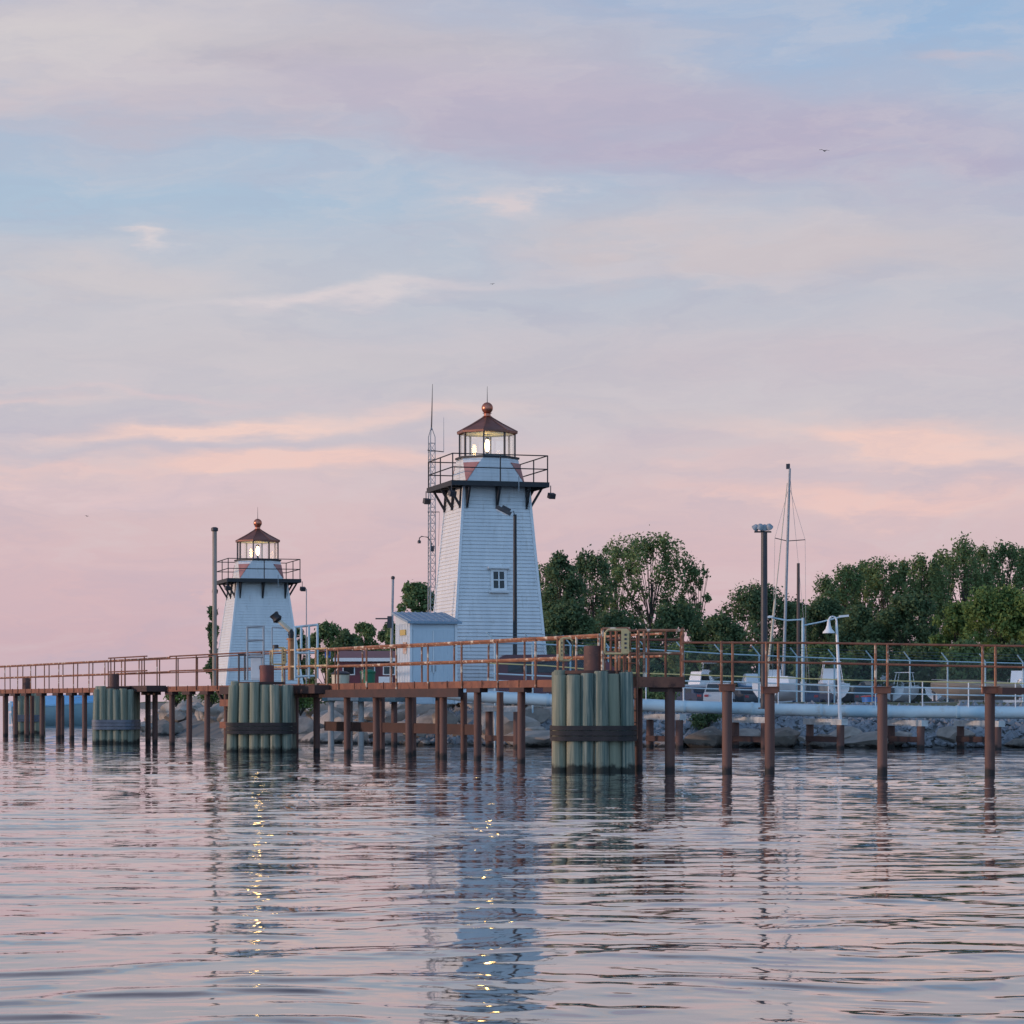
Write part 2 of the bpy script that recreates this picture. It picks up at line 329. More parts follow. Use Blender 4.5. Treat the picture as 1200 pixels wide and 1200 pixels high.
# ------------------------------------------------------------------ water: a real rippled sheet
RIP = .52
def make_water():
    rows = [5.0]
    while rows[-1] < 140: rows.append(rows[-1] + max(.022, .45*rows[-1]**2/4800))
    while rows[-1] < 9000: rows.append(rows[-1]*1.12)
    Yr = np.array(rows); u = np.linspace(-.34, .34, 760)
    YY = np.repeat(Yr[:,None], len(u), 1); XX = YY*u[None,:]
    ZZ = np.zeros_like(XX)
    # slow warp so crests wander and end
    wx = XX + .5*np.sin(.35*YY + .21*XX + 1) + .3*np.sin(.9*YY - .5*XX)
    wy = YY + .35*np.sin(.30*XX + .11*YY) + .22*np.sin(.83*XX - .2*YY + 2) + .10*np.sin(2.3*XX + .6*YY)
    r2 = np.random.default_rng(3)
    for band, (lmin, lmax, nn, slope, spread) in enumerate([(1.1, 2.3, 24, .021, .20), (.42, 1.0, 34, .038, .28), (.15, .38, 34, .018, .6)]):
        tot = np.zeros_like(XX)
        for i in range(nn):
            lam = lmin*(lmax/lmin)**r2.random(); th = r2.normal(0, spread); k = 2*math.pi/lam
            tot += (1/k)*np.sin(k*(math.sin(th)*wx + math.cos(th)*wy) + r2.random()*6.28)
        amp = slope*math.sqrt(2/nn)
        # gusty patches: ripples come and go
        patch = .62 + .38*np.sin(.16*XX + .27*YY + band*2)*np.sin(.23*XX - .10*YY + 1.3*band) + .22*np.sin(.61*YY + .13*XX + band)
        ZZ += tot*amp*np.clip(patch, .18, 1.3)
    # crests a little sharper than troughs
    sd_ = ZZ[:400].std(); ZZ = ZZ + .42*np.minimum(ZZ**2, 4*sd_**2)/sd_ - .42*sd_
    co = np.stack([XX, YY, ZZ], -1).reshape(-1, 3).astype(np.float32)
    nr, nc = XX.shape
    idx = (np.arange(nr-1)[:,None]*nc + np.arange(nc-1)[None,:]).reshape(-1)
    q = np.stack([idx, idx+1, idx+nc+1, idx+nc], 1).astype(np.int32)
    me = bpy.data.meshes.new('water'); me.vertices.add(len(co)); me.vertices.foreach_set('co', co.ravel())
    me.loops.add(q.size); me.loops.foreach_set('vertex_index', q.ravel())
    me.polygons.add(len(q)); me.polygons.foreach_set('loop_start', np.arange(0, q.size, 4, dtype=np.int32))
    me.update(); me.shade_smooth()
    m = bpy.data.materials.new('harbour water'); m.use_nodes = True; b = m.node_tree.nodes['Principled BSDF']
    b.inputs['Base Color'].default_value = (.045, .047, .055, 1); b.inputs['Roughness'].default_value = .035; b.inputs['Coat Weight'].default_value = .5; b.inputs['Coat IOR'].default_value = 1.5; b.inputs['Coat Roughness'].default_value = .035
    b.inputs['IOR'].default_value = 1.65
    gg = G(m.node_tree); geo = gg.n('ShaderNodeNewGeometry'); L = m.node_tree.links
    # fine ripples: slopes from noise, longer across the view than along it
    def slope(sx, sy, det, rgh, off):
        mp = gg.n('ShaderNodeVectorMath', operation='MULTIPLY_ADD'); L.new(geo.outputs['Position'], mp.inputs[0]); mp.inputs[1].default_value = (sx, sy, 0); mp.inputs[2].default_value = off
        return gg.m('SUBTRACT', gg.noise(mp.outputs[0], 1.0, det, rgh, .4), .5)
    gust = gg.m('MULTIPLY_ADD', slope(.05, .13, 2, .5, (3,9,0)), 1.6, 1.0, clamp=False)
    spn = gg.n('ShaderNodeSeparateXYZ'); L.new(geo.outputs['Position'], spn.inputs[0])     # the water is calmer away from the pier
    calm = gg.n('ShaderNodeMapRange'); calm.inputs[1].default_value = 14; calm.inputs[2].default_value = 52; calm.inputs[3].default_value = .13; calm.inputs[4].default_value = 1.0
    L.new(spn.outputs[1], calm.inputs[0]); gust = gg.m('MULTIPLY', gust, calm.outputs[0])
    sy_ = gg.m('MULTIPLY', gust, gg.m('ADD', gg.m('MULTIPLY', slope(.55, 1.5, 5, .68, (0,0,0)), RIP), gg.m('MULTIPLY', slope(2.2, 5.0, 3, .6, (5,1,4)), RIP*.55)))
    sx_ = gg.m('MULTIPLY', gust, gg.m('MULTIPLY', slope(.9, 1.9, 5, .65, (17,3,8)), RIP*.42))
    va = gg.n('ShaderNodeVectorMath', operation='ADD'); L.new(geo.outputs['Normal'], va.inputs[0]); L.new(gg.xyz(sx_, sy_, 0.0), va.inputs[1])
    vn = gg.n('ShaderNodeVectorMath', operation='NORMALIZE'); L.new(va.outputs[0], vn.inputs[0]); L.new(vn.outputs[0], b.inputs['Normal']); L.new(vn.outputs[0], b.inputs['Coat Normal'])
    me.materials.append(m)
    o = bpy.data.objects.new('water', me); col.objects.link(o); o['kind'] = 'structure'
    # the rest of the bay round the viewer, a hand lower, mostly to light and reflect correctly
    mb = MB(); mb.raw([(-9000,-9000,-.30),(9000,-9000,-.30),(9000,9000,-.30),(-9000,9000,-.30)], [(0,1,2,3)])
    o2 = mb.build('water', m); o2['kind'] = 'structure'
make_water()

# ------------------------------------------------------------------ land
SHORE = [(-95,620),(-50,420),(-36,300),(-28,220),(-24,170),(-20.6,138),(-18.6,127),(-15.2,120),(-11,113),(-8.6,102),(-6.2,97),(-3,93.5),(0,91),(4,90),(9,89),(14,88),(20,88),(40,88),(140,80)]
SH = np.array(SHORE, float)
def shore_dist(px, py):
    best = np.full(px.shape, 1e9); sign = np.ones(px.shape)
    for (ax, ay), (bx, by) in zip(SH[:-1], SH[1:]):
        dx, dy = bx-ax, by-ay; t = np.clip(((px-ax)*dx+(py-ay)*dy)/(dx*dx+dy*dy), 0, 1)
        d = np.hypot(px-ax-t*dx, py-ay-t*dy); s = np.sign(dx*(py-ay)-dy*(px-ax))
        m = d < best; best = np.where(m, d, best); sign = np.where(m, s, sign)
    return best*sign
def land_h(px, py):
    px = np.asarray(px, float); py = np.asarray(py, float)
    d = shore_dist(px, py)
    h = np.interp(d, [-6,-2,0,1,2.5,4.5,7,15,26,40], [-2,-.8,-.08,.42,.98,1.42,1.55,1.5,1.2,1.12])
    return h + .05*np.sin(1.7*px+.6*py)*np.sin(1.1*py-.4*px)*(d > -1)
def make_land():
    xs = np.concatenate([np.linspace(-110,-32,30), np.arange(-31,32,.5), np.linspace(33,150,40)])
    ys = np.concatenate([np.arange(82,142,.5), np.linspace(143,620,90)])
    XX, YY = np.meshgrid(xs, ys); ZZ = land_h(XX, YY)
    nr, nc = XX.shape
    vs = np.stack([XX,YY,ZZ],-1).reshape(-1,3)
    fs = [(i*nc+j, i*nc+j+1, (i+1)*nc+j+1, (i+1)*nc+j) for i in range(nr-1) for j in range(nc-1)]
    mb = MB(); mb.v = [tuple(v) for v in vs]; mb.f = fs
    o = mb.build('ground', M_grass, ang=180); o['kind'] = 'structure'
make_land()
def gz(x, y): return float(land_h(np.array([x]), np.array([y]))[0])

# ------------------------------------------------------------------ rocks
def rock_mesh(seed, m, flat=.7):
    r = np.random.default_rng(seed); mb = MB()
    import bmesh
    bm = bmesh.new(); bmesh.ops.create_icosphere(bm, subdivisions=3, radius=1)
    pl = [(Vector(r.normal(size=3)).normalized(), r.uniform(.52, .85)) for _ in range(13)]
    for v in bm.verts:
        for nrm, dd in pl:
            k = v.co.dot(nrm)
            if k > dd: v.co -= nrm*(k-dd)
        v.co += Vector(r.normal(size=3))*.012
        v.co.z *= flat
    me = bpy.data.meshes.new('boulder'); bm.to_mesh(me); bm.free(); me.materials.append(m)
    me.shade_smooth(); me.set_sharp_from_angle(angle=R(24)); return me
RM = [rock_mesh(20+i, [M_rock, M_rockd, M_rock][i % 3], .55+.06*(i % 5)) for i in range(10)]
def place_rock(x, y, z, s, label, group, e=None):
    o = bpy.data.objects.new('boulder', random.choice(RM)); col.objects.link(o)
    o.location = (x, y, z); k = e or (random.uniform(.85,1.45), random.uniform(.8,1.2), random.uniform(.75,1.05))
    o.scale = (s*k[0], s*k[1], s*k[2]); o.rotation_euler = (random.uniform(-.35,.35), random.uniform(-.35,.35), random.uniform(-.7,.7))
    tag(o, label, 'rock', group)
def along(t):                                   # point and inland normal on the shore at x-ish parameter t in segment list
    i = int(t); f = t-i; a, b = SH[i], SH[i+1]; d = (b-a)/np.linalg.norm(b-a); return a+(b-a)*f, np.array([-d[1], d[0]])
RLAB = {0: 'pale angular boulder heaped on the bank below the small lighthouse', 1: 'grey boulder heaped on the bank behind the middle pile cluster',
        2: 'grey rock on the bank under the shed and tall lighthouse', 3: 'blocky grey rock at the water line below the pale blue pipe'}
def rocks(t0, t1, n, d0, d1, s0, s1, lab, grp):
    placed = []
    for _ in range(n*14):
        if len(placed) >= n: break
        p, nn = along(random.uniform(t0, t1)); d = random.uniform(d0, d1); q = p + nn*d; s = random.uniform(s0, s1)*random.uniform(.7,1.2)
        if any((q[0]-a)**2+(q[1]-b)**2 < (.62*(s+c))**2 for a, b, c in placed): continue
        placed.append((q[0], q[1], s))
        place_rock(q[0], q[1], max(gz(q[0], q[1]), -.05)+s*.18, s, RLAB[lab], grp)
rocks(4.2, 8.3, 62, -.5, 5.2, .45, 1.05, 0, 'rocks on the left bank')
rocks(8.3, 10.2, 34, -.4, 4.6, .4, .9, 1, 'rocks behind the middle pile cluster')
rocks(10.2, 12.3, 40, -.3, 4.5, .28, .65, 2, 'rocks below the tall lighthouse')
rocks(12.3, 16.9, 26, -.3, .9, .32, .62, 3, 'rocks along the foot of the right bank')
place_rock(*W(592, 92.4, .75), 1.15, 'largest grey boulder on the bank straight below the lamp pole', None, (1.5,1,.9))
place_rock(*W(628, 90.6, .28), 1.0, 'long pale slab at the water just left of the big pile cluster', None, (1.6,.9,.55))
place_rock(*W(826, 89.2, .28), .85, 'smooth pale slab at the water line below the bush', None, (1.35,1,.8))
place_rock(*W(858, 89.4, .35), .8, 'tilted pale slab to the right of the bush on the bank', None, (1.3,.8,.75))
place_rock(*W(912, 89.0, .3), .75, 'long flat boulder between the two nearest pipe supports', None, (1.6,.9,.8))
place_rock(*W(1018, 88.6, .25), .8, 'broad low boulder behind the right rusty pile', None, (1.9,.9,.65))
def riprap():
    r = np.random.default_rng(5); mb = MB(); oct_ = [(1,0,0),(-1,0,0),(0,1,0),(0,-1,0),(0,0,1),(0,0,-1)]
    fs = [(0,2,4),(2,1,4),(1,3,4),(3,0,4),(2,0,5),(1,2,5),(3,1,5),(0,3,5)]
    for _ in range(6500):
        t = r.uniform(10.2, 16.95); i = int(t)
        p, nn = along(t); d = r.uniform(.2, 4.3); q = p+nn*d; s = r.uniform(.07,.22)
        Mx = Matrix.Rotation(r.uniform(0,6.28),3,'Z') @ Matrix.Rotation(r.uniform(0,3),3,'X')
        z = gz(q[0], q[1])
        mb.raw([Mx @ Vector((a*s*r.uniform(.7,1.4), b*s*r.uniform(.7,1.3), c_*s*r.uniform(.6,1))) + Vector((q[0], q[1], z+.04)) for a, b, c_ in oct_], fs)
    o = mb.build('riprap', M_grav, smooth=False); o['kind'] = 'stuff'; tag(o, 'loose grey stones covering the bank below the pale blue pipe', 'riprap')
riprap()

# ------------------------------------------------------------------ lighthouses
S2 = math.sqrt(2)
def sq8(a, z):                                   # square ring with doubled corners, order matching the octagon
    out = []
    for k in range(8):
        ang = R(22.5+45*k); q = math.floor(((22.5+45*k) % 360)/90); c = R(45+90*q)
        out.append(Vector((a*S2*math.cos(c), a*S2*math.sin(c), z)))
    return out
def oct8(r, z): return [Vector((r*math.cos(R(22.5+45*k)), r*math.sin(R(22.5+45*k)), z)) for k in range(8)]
def courses(mb, A, B, n, e):
    for i in range(n):
        lo = [a.lerp(b, i/n) for a, b in zip(A, B)]; hi = [a.lerp(b, (i+1)/n) for a, b in zip(A, B)]
        out = [Vector((p.x*(1+e/1.5), p.y*(1+e/1.5), p.z)) for p in lo]
        vs = out + hi + lo; fs = []
        for k in range(8):
            j = (k+1) % 8
            if (out[k]-out[j]).length < 1e-5 and (hi[k]-hi[j]).length < 1e-5: continue
            if (out[k]-out[j]).length < 1e-5: fs.append((k, 8+j, 8+k)); continue
            fs.append((k, j, 8+j, 8+k)); fs.append((16+k, 16+j, j, k))
        mb.raw(vs, fs)
def lighthouse(loc, rz, label, h_body, a_top, a_base, window, group):
    t = thing('lighthouse', label, 'lighthouse', loc, rz, group)
    B = lambda mb, name, m, par=t, **k: mb.build(name, m, par, world=False, **k)
    mb = MB(); courses(mb, sq8(a_base, 0), sq8(a_top, h_body), int(h_body/.14), .031); B(mb, 'tower_wall', M_white, smooth=False)
    for sx, sy in ((-1,-1),(1,-1),(1,1),(-1,1)):
        mb = MB(); q4 = ((-1,-1),(1,-1),(1,1),(-1,1)); e_ = .05
        mb.raw([(sx*a_base+i*e_, sy*a_base+j*e_, .02) for i, j in q4]+[(sx*a_top+i*e_, sy*a_top+j*e_, h_body-.02) for i, j in q4], [(3,2,1,0),(4,5,6,7),(0,1,5,4),(1,2,6,5),(2,3,7,6),(3,0,4,7)]); B(mb, 'corner_board', M_trim)
    zg = h_body; ag = 1.92
    mb = MB(); mb.box((0,0,zg+.08), (2*ag,2*ag,.10)); mb.box((0,-ag,zg+.05),(2*ag+.06,.06,.19)); mb.box((0,ag,zg+.05),(2*ag+.06,.06,.19))
    mb.box((-ag,0,zg+.05),(.06,2*ag-.06,.188)); mb.box((ag,0,zg+.05),(.06,2*ag-.06,.188)); B(mb, 'gallery_deck', M_black)
    for f in range(4):                           # three knee brackets per side
        Mr = Matrix.Rotation(f*math.pi/2, 3, 'Z')
        for x in (-.93, 0, .93):
            xx = x*(a_top-.02)
            mb = MB()
            for a, b in (((xx, -a_top-.03, zg-.03), (xx, -ag+.04, zg-.03)), ((xx, -ag+.06, zg-.04), (xx, -a_top-.10, zg-.80)), ((xx, -a_top-.07, zg-.02), (xx, -a_top-.13, zg-.86))):
                mb.beam(Mr @ Vector(a), Mr @ Vector(b), .09 if x == 0 else .07, .085)
            B(mb, 'bracket', M_black)
    rl = MB(); zt = zg+.13; ar = ag-.03; cs = [(-ar,-ar),(ar,-ar),(ar,ar),(-ar,ar)]
    for hh in (.52, 1.04):
        for i in range(4): rl.tube([(*cs[i], zt+hh), (*cs[(i+1) % 4], zt+hh)], .024, 6)
    rail = B(rl, 'gallery_railing', M_black)
    post = None
    for i in range(4):
        (x0,y0), (x1,y1) = cs[i], cs[(i+1) % 4]
        for f in (0, .5):
            x, y = x0+(x1-x0)*f, y0+(y1-y0)*f
            if post is None: mb = MB(); mb.tube([(0,0,0),(0,0,1.05)], .026, 6); post = mb.build('railing_post', M_black, rail, world=False); o = post
            else: o = post.copy(); col.objects.link(o); o.parent = rail
            o.location = (x, y, zt)
    # watch room: square at the gallery turning to an octagon at the lantern
    z0, z1 = zg+.14, zg+1.16
    mb = MB(); A, Bq = sq8(1.155, z0), oct8(1.2, z1); courses(mb, A, Bq, 8, .016); B(mb, 'watch_room', M_white, smooth=False)
    for q in range(4):
        # triangle facet of corner q: octagon edge on top, square corner below
        ks = [k for k in range(8) if (A[k]-A[(k+1)%8]).length < 1e-5 and math.floor(((22.5+45*k) % 360)/90) == q]
        k = ks[0]; a = A[k]; b0, b1 = Bq[k], Bq[(k+1) % 8]
        up = .78; n_ = (b1-b0).cross(a-b0).normalized()
        ctr = (b0+b1)/2
        if n_.dot(Vector((ctr.x, ctr.y, 0))) < 0: n_.negate()
        lo0, lo1 = a.lerp(b0, .06), a.lerp(b1, .06)
        hi0, hi1 = a.lerp(b0, up), a.lerp(b1, up)
        pv = [lo0, lo1, hi1, hi0]; mb = MB(); vs = [p + n_*.022 for p in pv] + [p + n_*.036 for p in pv]
        mb.raw(vs, [(0,3,2,1),(4,5,6,7),(0,1,5,4),(1,2,6,5),(2,3,7,6),(3,0,4,7)]); B(mb, 'corner_panel', M_cred, smooth=False)
    a8 = R(22.5)
    mb = MB(); mb.lathe([(1.15,z1-.02),(1.27,z1-.02),(1.27,z1+.05),(1.10,z1+.06)], n=8, a0=a8); B(mb, 'lantern_sill', M_black)
    mb = MB(); mb.lathe([(1.09,z1+.061),(1.09,z1+.08)], n=8, a0=a8); B(mb, 'lantern_floor', M_inner)
    zl0, zl1 = z1+.06, z1+1.0; ro = 1.09
    mb = MB()
    op = oct8(ro-.03, 0)
    for k in range(8):
        p, q = op[k], op[(k+1) % 8]; mb.raw([(p.x,p.y,zl0),(q.x,q.y,zl0),(q.x,q.y,zl1),(p.x,p.y,zl1)], [(0,1,2,3)])
    B(mb, 'lantern_glass', M_glass, smooth=False)
    mu = None
    for k in range(8):
        if mu is None: mb = MB(); mb.box((0,0,(zl0+zl1)/2), (.06,.06,zl1-zl0)); mu = B(mb, 'mullion', M_dark); o = mu
        else: o = mu.copy(); col.objects.link(o); o.parent = t
        o.location = (ro*math.cos(R(22.5+45*k)), ro*math.sin(R(22.5+45*k)), 0); o.rotation_euler = (0,0,R(22.5+45*k))
    # roof
    mb = MB(); mb.lathe([(1.02,zl1-.015),(1.19,zl1-.02),(1.20,zl1+.06),(.62,zl1+.36),(.17,zl1+.63),(.15,zl1+.64)], n=8, a0=a8)
    roof = B(mb, 'roof', M_copper, ang=20)
    mb = MB(); mb.lathe([(1.00,zl1-.012),(1.01,zl1-.03)], n=8, a0=a8); B(mb, 'ceiling', M_inner)
    for k in range(8):
        c_, s_ = math.cos(a8+k*math.pi/4), math.sin(a8+k*math.pi/4)
        mb = MB(); mb.tube([(1.195*c_,1.195*s_,zl1+.065),(.62*c_,.62*s_,zl1+.37),(.17*c_,.17*s_,zl1+.64)], .022, 6); mb.build('ridge_seam', M_copper, roof, world=False)
    zb = zl1+.63
    mb = MB(); mb.lathe([(.17,zb),(.20,zb+.03),(.14,zb+.06),(.13,zb+.15),(.19,zb+.17),(.12,zb+.18)], n=16); B(mb, 'roof_collar', M_cball)
    mb = MB(); cz = zb+.37; mb.lathe([(.02,cz-.225)]+[(.225*math.sin(a), cz-.225*math.cos(a)) for a in np.linspace(.25,2.9,12)]+[(.02,cz+.225)], n=20); B(mb, 'ball_finial', M_cball)
    mb = MB(); mb.tube([(0,0,cz+.22),(0,0,cz+.85)], [.016,.006], 6); B(mb, 'lightning_rod', M_dark)
    # lamp
    zc = (zl0+zl1)/2
    mb = MB(); mb.lathe([(.17,zl0+.03),(.17,zl0+.07),(.06,zl0+.1),(.06,zc-.26),(.10,zc-.25)], n=12)
    mb.lathe([(.09,zc+.25),(.09,zc+.31),(.02,zc+.34)], n=12)
    for k in range(4): mb.tube([(.19*math.cos(k*1.57+.6), .19*math.sin(k*1.57+.6), zl0+.05), (.19*math.cos(k*1.57+.6), .19*math.sin(k*1.57+.6), zc+.3)], .007, 5)
    lm = B(mb, 'lamp_stand', M_dark)
    mb = MB(); mb.lathe([(.085*math.sin(a)+.004, zc-.235*math.cos(a)) for a in np.linspace(0,math.pi,13)], n=14); mb.build('lamp', M_bulb, lm, world=False)
    # small floodlights hung off three gallery corners
    for x, y in ((-ag-.05,-ag-.1),(ag+.08,-ag-.02),(-ag-.05,ag+.05)):
        mb = MB(); mb.tube([(x,y,zg+.02),(x,y,zg-.28)], .018, 6); mb.box((x+.02,y-.05,zg-.38), (.26,.20,.20), rx=.35, rz=.2); B(mb, 'floodlight', M_dark)
    mb = MB(); mb.box((.62,-1.03,zg+.63),(.10,.16,.14)); B(mb, 'fog_detector', M_trim)
    mb = MB(); mb.tube([(.72,-ag-.02,zg+.35),(.72,-ag-.04,zg-.25)], .02, 6); B(mb, 'drain_pipe', M_galv)
    if window:
        z = window; a_z = a_base+(a_top-a_base)*(z-.33)/h_body; y = -a_z-.03; sl = math.atan((a_base-a_top)/h_body)
        Mx = lambda dx, dz: Vector((dx, y + dz*math.tan(sl), z+dz))
        mb = MB()
        for dx in (-.265, .265): mb.beam(Mx(dx,-.40), Mx(dx,.40), .10, .07)
        mb.beam(Mx(-.315,-.37), Mx(.315,-.37), .072, .10); mb.beam(Mx(-.315,.37), Mx(.315,.37), .072, .10)
        fr = B(mb, 'window', M_trim)
        mb = MB(); mb.beam(Mx(-.44,.47)+Vector((0,-.05,0)), Mx(.44,.47)+Vector((0,-.05,0)), .2, .07); mb.build('window_hood', M_trim, fr, world=False)
        mb = MB(); mb.beam(Mx(-.40,-.46)+Vector((0,-.03,0)), Mx(.40,-.46)+Vector((0,-.03,0)), .14, .06); mb.build('sill', M_trim, fr, world=False)
        mb = MB(); p = [Mx(-.22,-.33)+Vector((0,-.005,0)), Mx(.22,-.33)+Vector((0,-.005,0)), Mx(.22,.33)+Vector((0,-.005,0)), Mx(-.22,.33)+Vector((0,-.005,0))]
        mb.raw(p, [(0,1,2,3)]); mb.build('pane', M_glassd, fr, world=False)
        mb = MB(); mb.beam(Mx(0,-.33)+Vector((0,-.03,0)), Mx(0,.33)+Vector((0,-.03,0)), .045, .03); mb.beam(Mx(-.22,0)+Vector((0,-.032,0)), Mx(.22,0)+Vector((0,-.032,0)), .03, .045)
        mb.build('glazing_bar', M_trim, fr, world=False)
    return t
YAW = R(16)
pL = W(571, 100, 1.55); pS = W(302, 135, 1.55)
lighthouse(pL, YAW, 'taller nearer white lighthouse with a small four pane window halfway up', 8.35, 1.30, 1.97, 4.72, 'copper roofed lighthouses')
lighthouse(pS, YAW, 'shorter farther white lighthouse behind the left walkway, no window in its front', 6.3, 1.30, 2.12, None, 'copper roofed lighthouses')

# ------------------------------------------------------------------ pier
T = Vector((.4217, -.9067, 0)); N = Vector((.9067, .4217, 0)); ORG = Vector((0, 67.6, 0))
def sta(px): u = (px-600)/FPX; D = 67.6/(1+2.15*u); return u*D/.4217
def pp(s, off=0.0, z=0.0): return ORG + T*s + N*off + Vector((0,0,z))
ZD, RH, PW = 2.16, 1.07, .80
pier = thing('pier', 'long narrow rusty steel pier on pipe piles with orange handrails', 'pier', pp(0,0,0))
sA, sB = -78.0, sta(742)
mb = MB(); mb.beam(pp(sA,.02,ZD-.10), pp(sB,.02,ZD-.10), .08, .19); mb.beam(pp(sA,PW-.02,ZD-.10), pp(sB,PW-.02,ZD-.10), .08, .19)
for s in np.arange(sA+.6, sB, 2.36): mb.beam(pp(s,-.03,ZD-.085), pp(s+.02,-.03,ZD-.085), .03, .20)
mb.build('edge_beam', M_beam, pier)
mb = MB()
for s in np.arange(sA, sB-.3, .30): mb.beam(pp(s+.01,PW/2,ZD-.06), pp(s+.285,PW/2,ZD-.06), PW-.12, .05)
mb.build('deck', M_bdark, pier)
front_px = [-60,-45,-30,-14,3,15,28,46,65,81,96,113,130,146,170,178,198,218,239,262,290,318,342,367,403,437,475,515,555,606,646,690]
back_px = [-40,-10,20,55,120,163,267,300,430,467,497,527,570,668]
def pile(x, y, zt, r, par, m=M_pile, lean=0.0):
    mb = MB(); mb.tube([(x,y,-1.2),(x+lean*.3,y,.3),(x+lean,y,zt)], r, 12); return mb.build('pile', m, par)
for px in front_px:
    p = pp(sta(px), .12); pile(p.x, p.y, ZD-.30, .105, pier, M_pile, random.uniform(-.015,.015))
for px in back_px:
    s = sta(px)-1.4; p = pp(s, PW+.25); pile(p.x, p.y, ZD-.30, .095, pier)
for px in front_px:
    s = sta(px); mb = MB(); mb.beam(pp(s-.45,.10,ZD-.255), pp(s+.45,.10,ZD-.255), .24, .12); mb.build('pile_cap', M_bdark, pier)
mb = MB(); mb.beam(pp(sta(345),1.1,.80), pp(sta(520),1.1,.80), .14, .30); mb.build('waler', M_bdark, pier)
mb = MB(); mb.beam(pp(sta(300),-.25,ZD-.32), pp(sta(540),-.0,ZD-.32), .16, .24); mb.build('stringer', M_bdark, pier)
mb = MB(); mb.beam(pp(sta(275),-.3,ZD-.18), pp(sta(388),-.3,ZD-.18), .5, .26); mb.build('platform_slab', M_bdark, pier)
mb = MB(); mb.beam(pp(sta(252),.1,ZD-.2), pp(sta(264),.1,ZD-.85), .10, .10); mb.build('diagonal_brace', M_bdark, pier)
mb = MB(); mb.beam(pp(sta(262),-.05,1.55), pp(sta(275),-.05,1.55), .2, .24); mb.beam(pp(sta(262),-.05,.78), pp(sta(275),-.05,.78), .2, .22); mb.build('fender_plate', M_beam, pier)
# handrails: two lines, posts as sub-parts
def handrail(par, pts, h0, posts, m, r=.026, h=RH, mids=(.5,), foot=.12, pr=.024, name='handrail'):
    mb = MB()
    for k in (1.0,)+tuple(mids): mb.tube([Vector(p)+Vector((0,0,h0+h*k + random.uniform(-.008,.008))) for p in pts], r, 7)
    rl = mb.build(name, m, par)
    for p in posts:
        mb = MB(); mb.tube([Vector(p)+Vector((0,0,h0-foot)), Vector(p)+Vector((random.uniform(-.01,.01),0,h0+h))], pr, 7); mb.build('railing_post', m, rl)
    return rl
near_st = [s for s in np.arange(sta(585)-2.36*34, sta(735), 2.36)]
sp1, sp2 = sta(200), sta(385)
handrail(pier, [pp(sA,-.03), pp(sp1,-.03)], ZD, [pp(s,-.05) for s in near_st if sA < s < sp1+.5], M_rail, .027, foot=.18)
handrail(pier, [pp(sp1,-.03), pp(sta(262),-.03), pp(sta(318),-.03)], ZD+.03, [pp(s,-.05) for s in near_st if sp1+.5 < s < sta(318)], M_rust, .027, foot=.18)
handrail(pier, [pp(sta(318),-.03), pp(sp2,-.03)], ZD+.03, [pp(sta(x),-.05) for x in (319,333,352,372,385)], M_railp, .034, foot=.18, pr=.034)
rp = [pp(s,-.03) for s in np.linspace(sp2, sta(704), 9)]
handrail(pier, rp, ZD, [pp(s,-.05) for s in near_st if s > sp2+.3] + [pp(sta(656),-.05), pp(sta(704),-.05)], M_rail, .040, foot=.20, pr=.030)
handrail(pier, [pp(sA,PW), pp(sp2,PW)], ZD, [pp(s-.1,PW) for s in near_st if sA < s < sp2], M_rust, .024)
handrail(pier, [pp(sp2,PW), pp(sB,PW)], ZD, [pp(s-.1,PW) for s in near_st if s > sp2], M_rail, .030, pr=.028)
# small landing near the left pile cluster
mb = MB(); a, b = sta(150), sta(196); mb.beam(pp(a,-.42,ZD-.08), pp(b,-.42,ZD-.08), .75, .22); mb.build('landing_slab', M_bdark, pier)
handrail(pier, [pp(a,-.78), pp(b,-.78)], ZD+.05, [pp(sta(x),-.78) for x in (153,157,170,193)], M_rust, .026)
# yellow hoop gates and panel
def gate(x0, x1, y0, y1, D, panel=None):
    a, b = P(x0,y1,D), P(x1,y0,D); r = .028
    mb = MB(); ch = .07
    mb.tube([(a.x,D,a.z),(b.x-ch,D,a.z),(b.x,D,a.z+ch),(b.x,D,b.z-ch),(b.x-ch,D,b.z),(a.x+ch,D,b.z),(a.x,D,b.z-ch),(a.x,D,a.z)], r, 7)
    gt = mb.build('gate', M_yel, pier)
    if panel:
        p0, p1 = P(panel[0],y1,D), P(panel[1],y0,D)
        mb = MB(); mb.box(((p0.x+p1.x)/2, D-.03, (p0.z+p1.z)/2), (p1.x-p0.x, .035, p1.z-p0.z)); pn = mb.build('gate_panel', M_yel, gt)
        n = 4
        mb = MB()
        for k in range(n): mb.box(((p0.x+p1.x)/2+(p1.x-p0.x)*.05, D-.05, p0.z+(p1.z-p0.z)*(.25+.18*k)), ((p1.x-p0.x)*.3, .006, (p1.z-p0.z)*.09))
        mb.build('panel_mark', M_dark, gt)
gate(656, 671, 748, 774, 64.2, (656.2, 660)); gate(709, 738, 738, 766, 58.0, (728,737)); gate(319.5, 335, 759, 778.5, 83.5, (330,335))
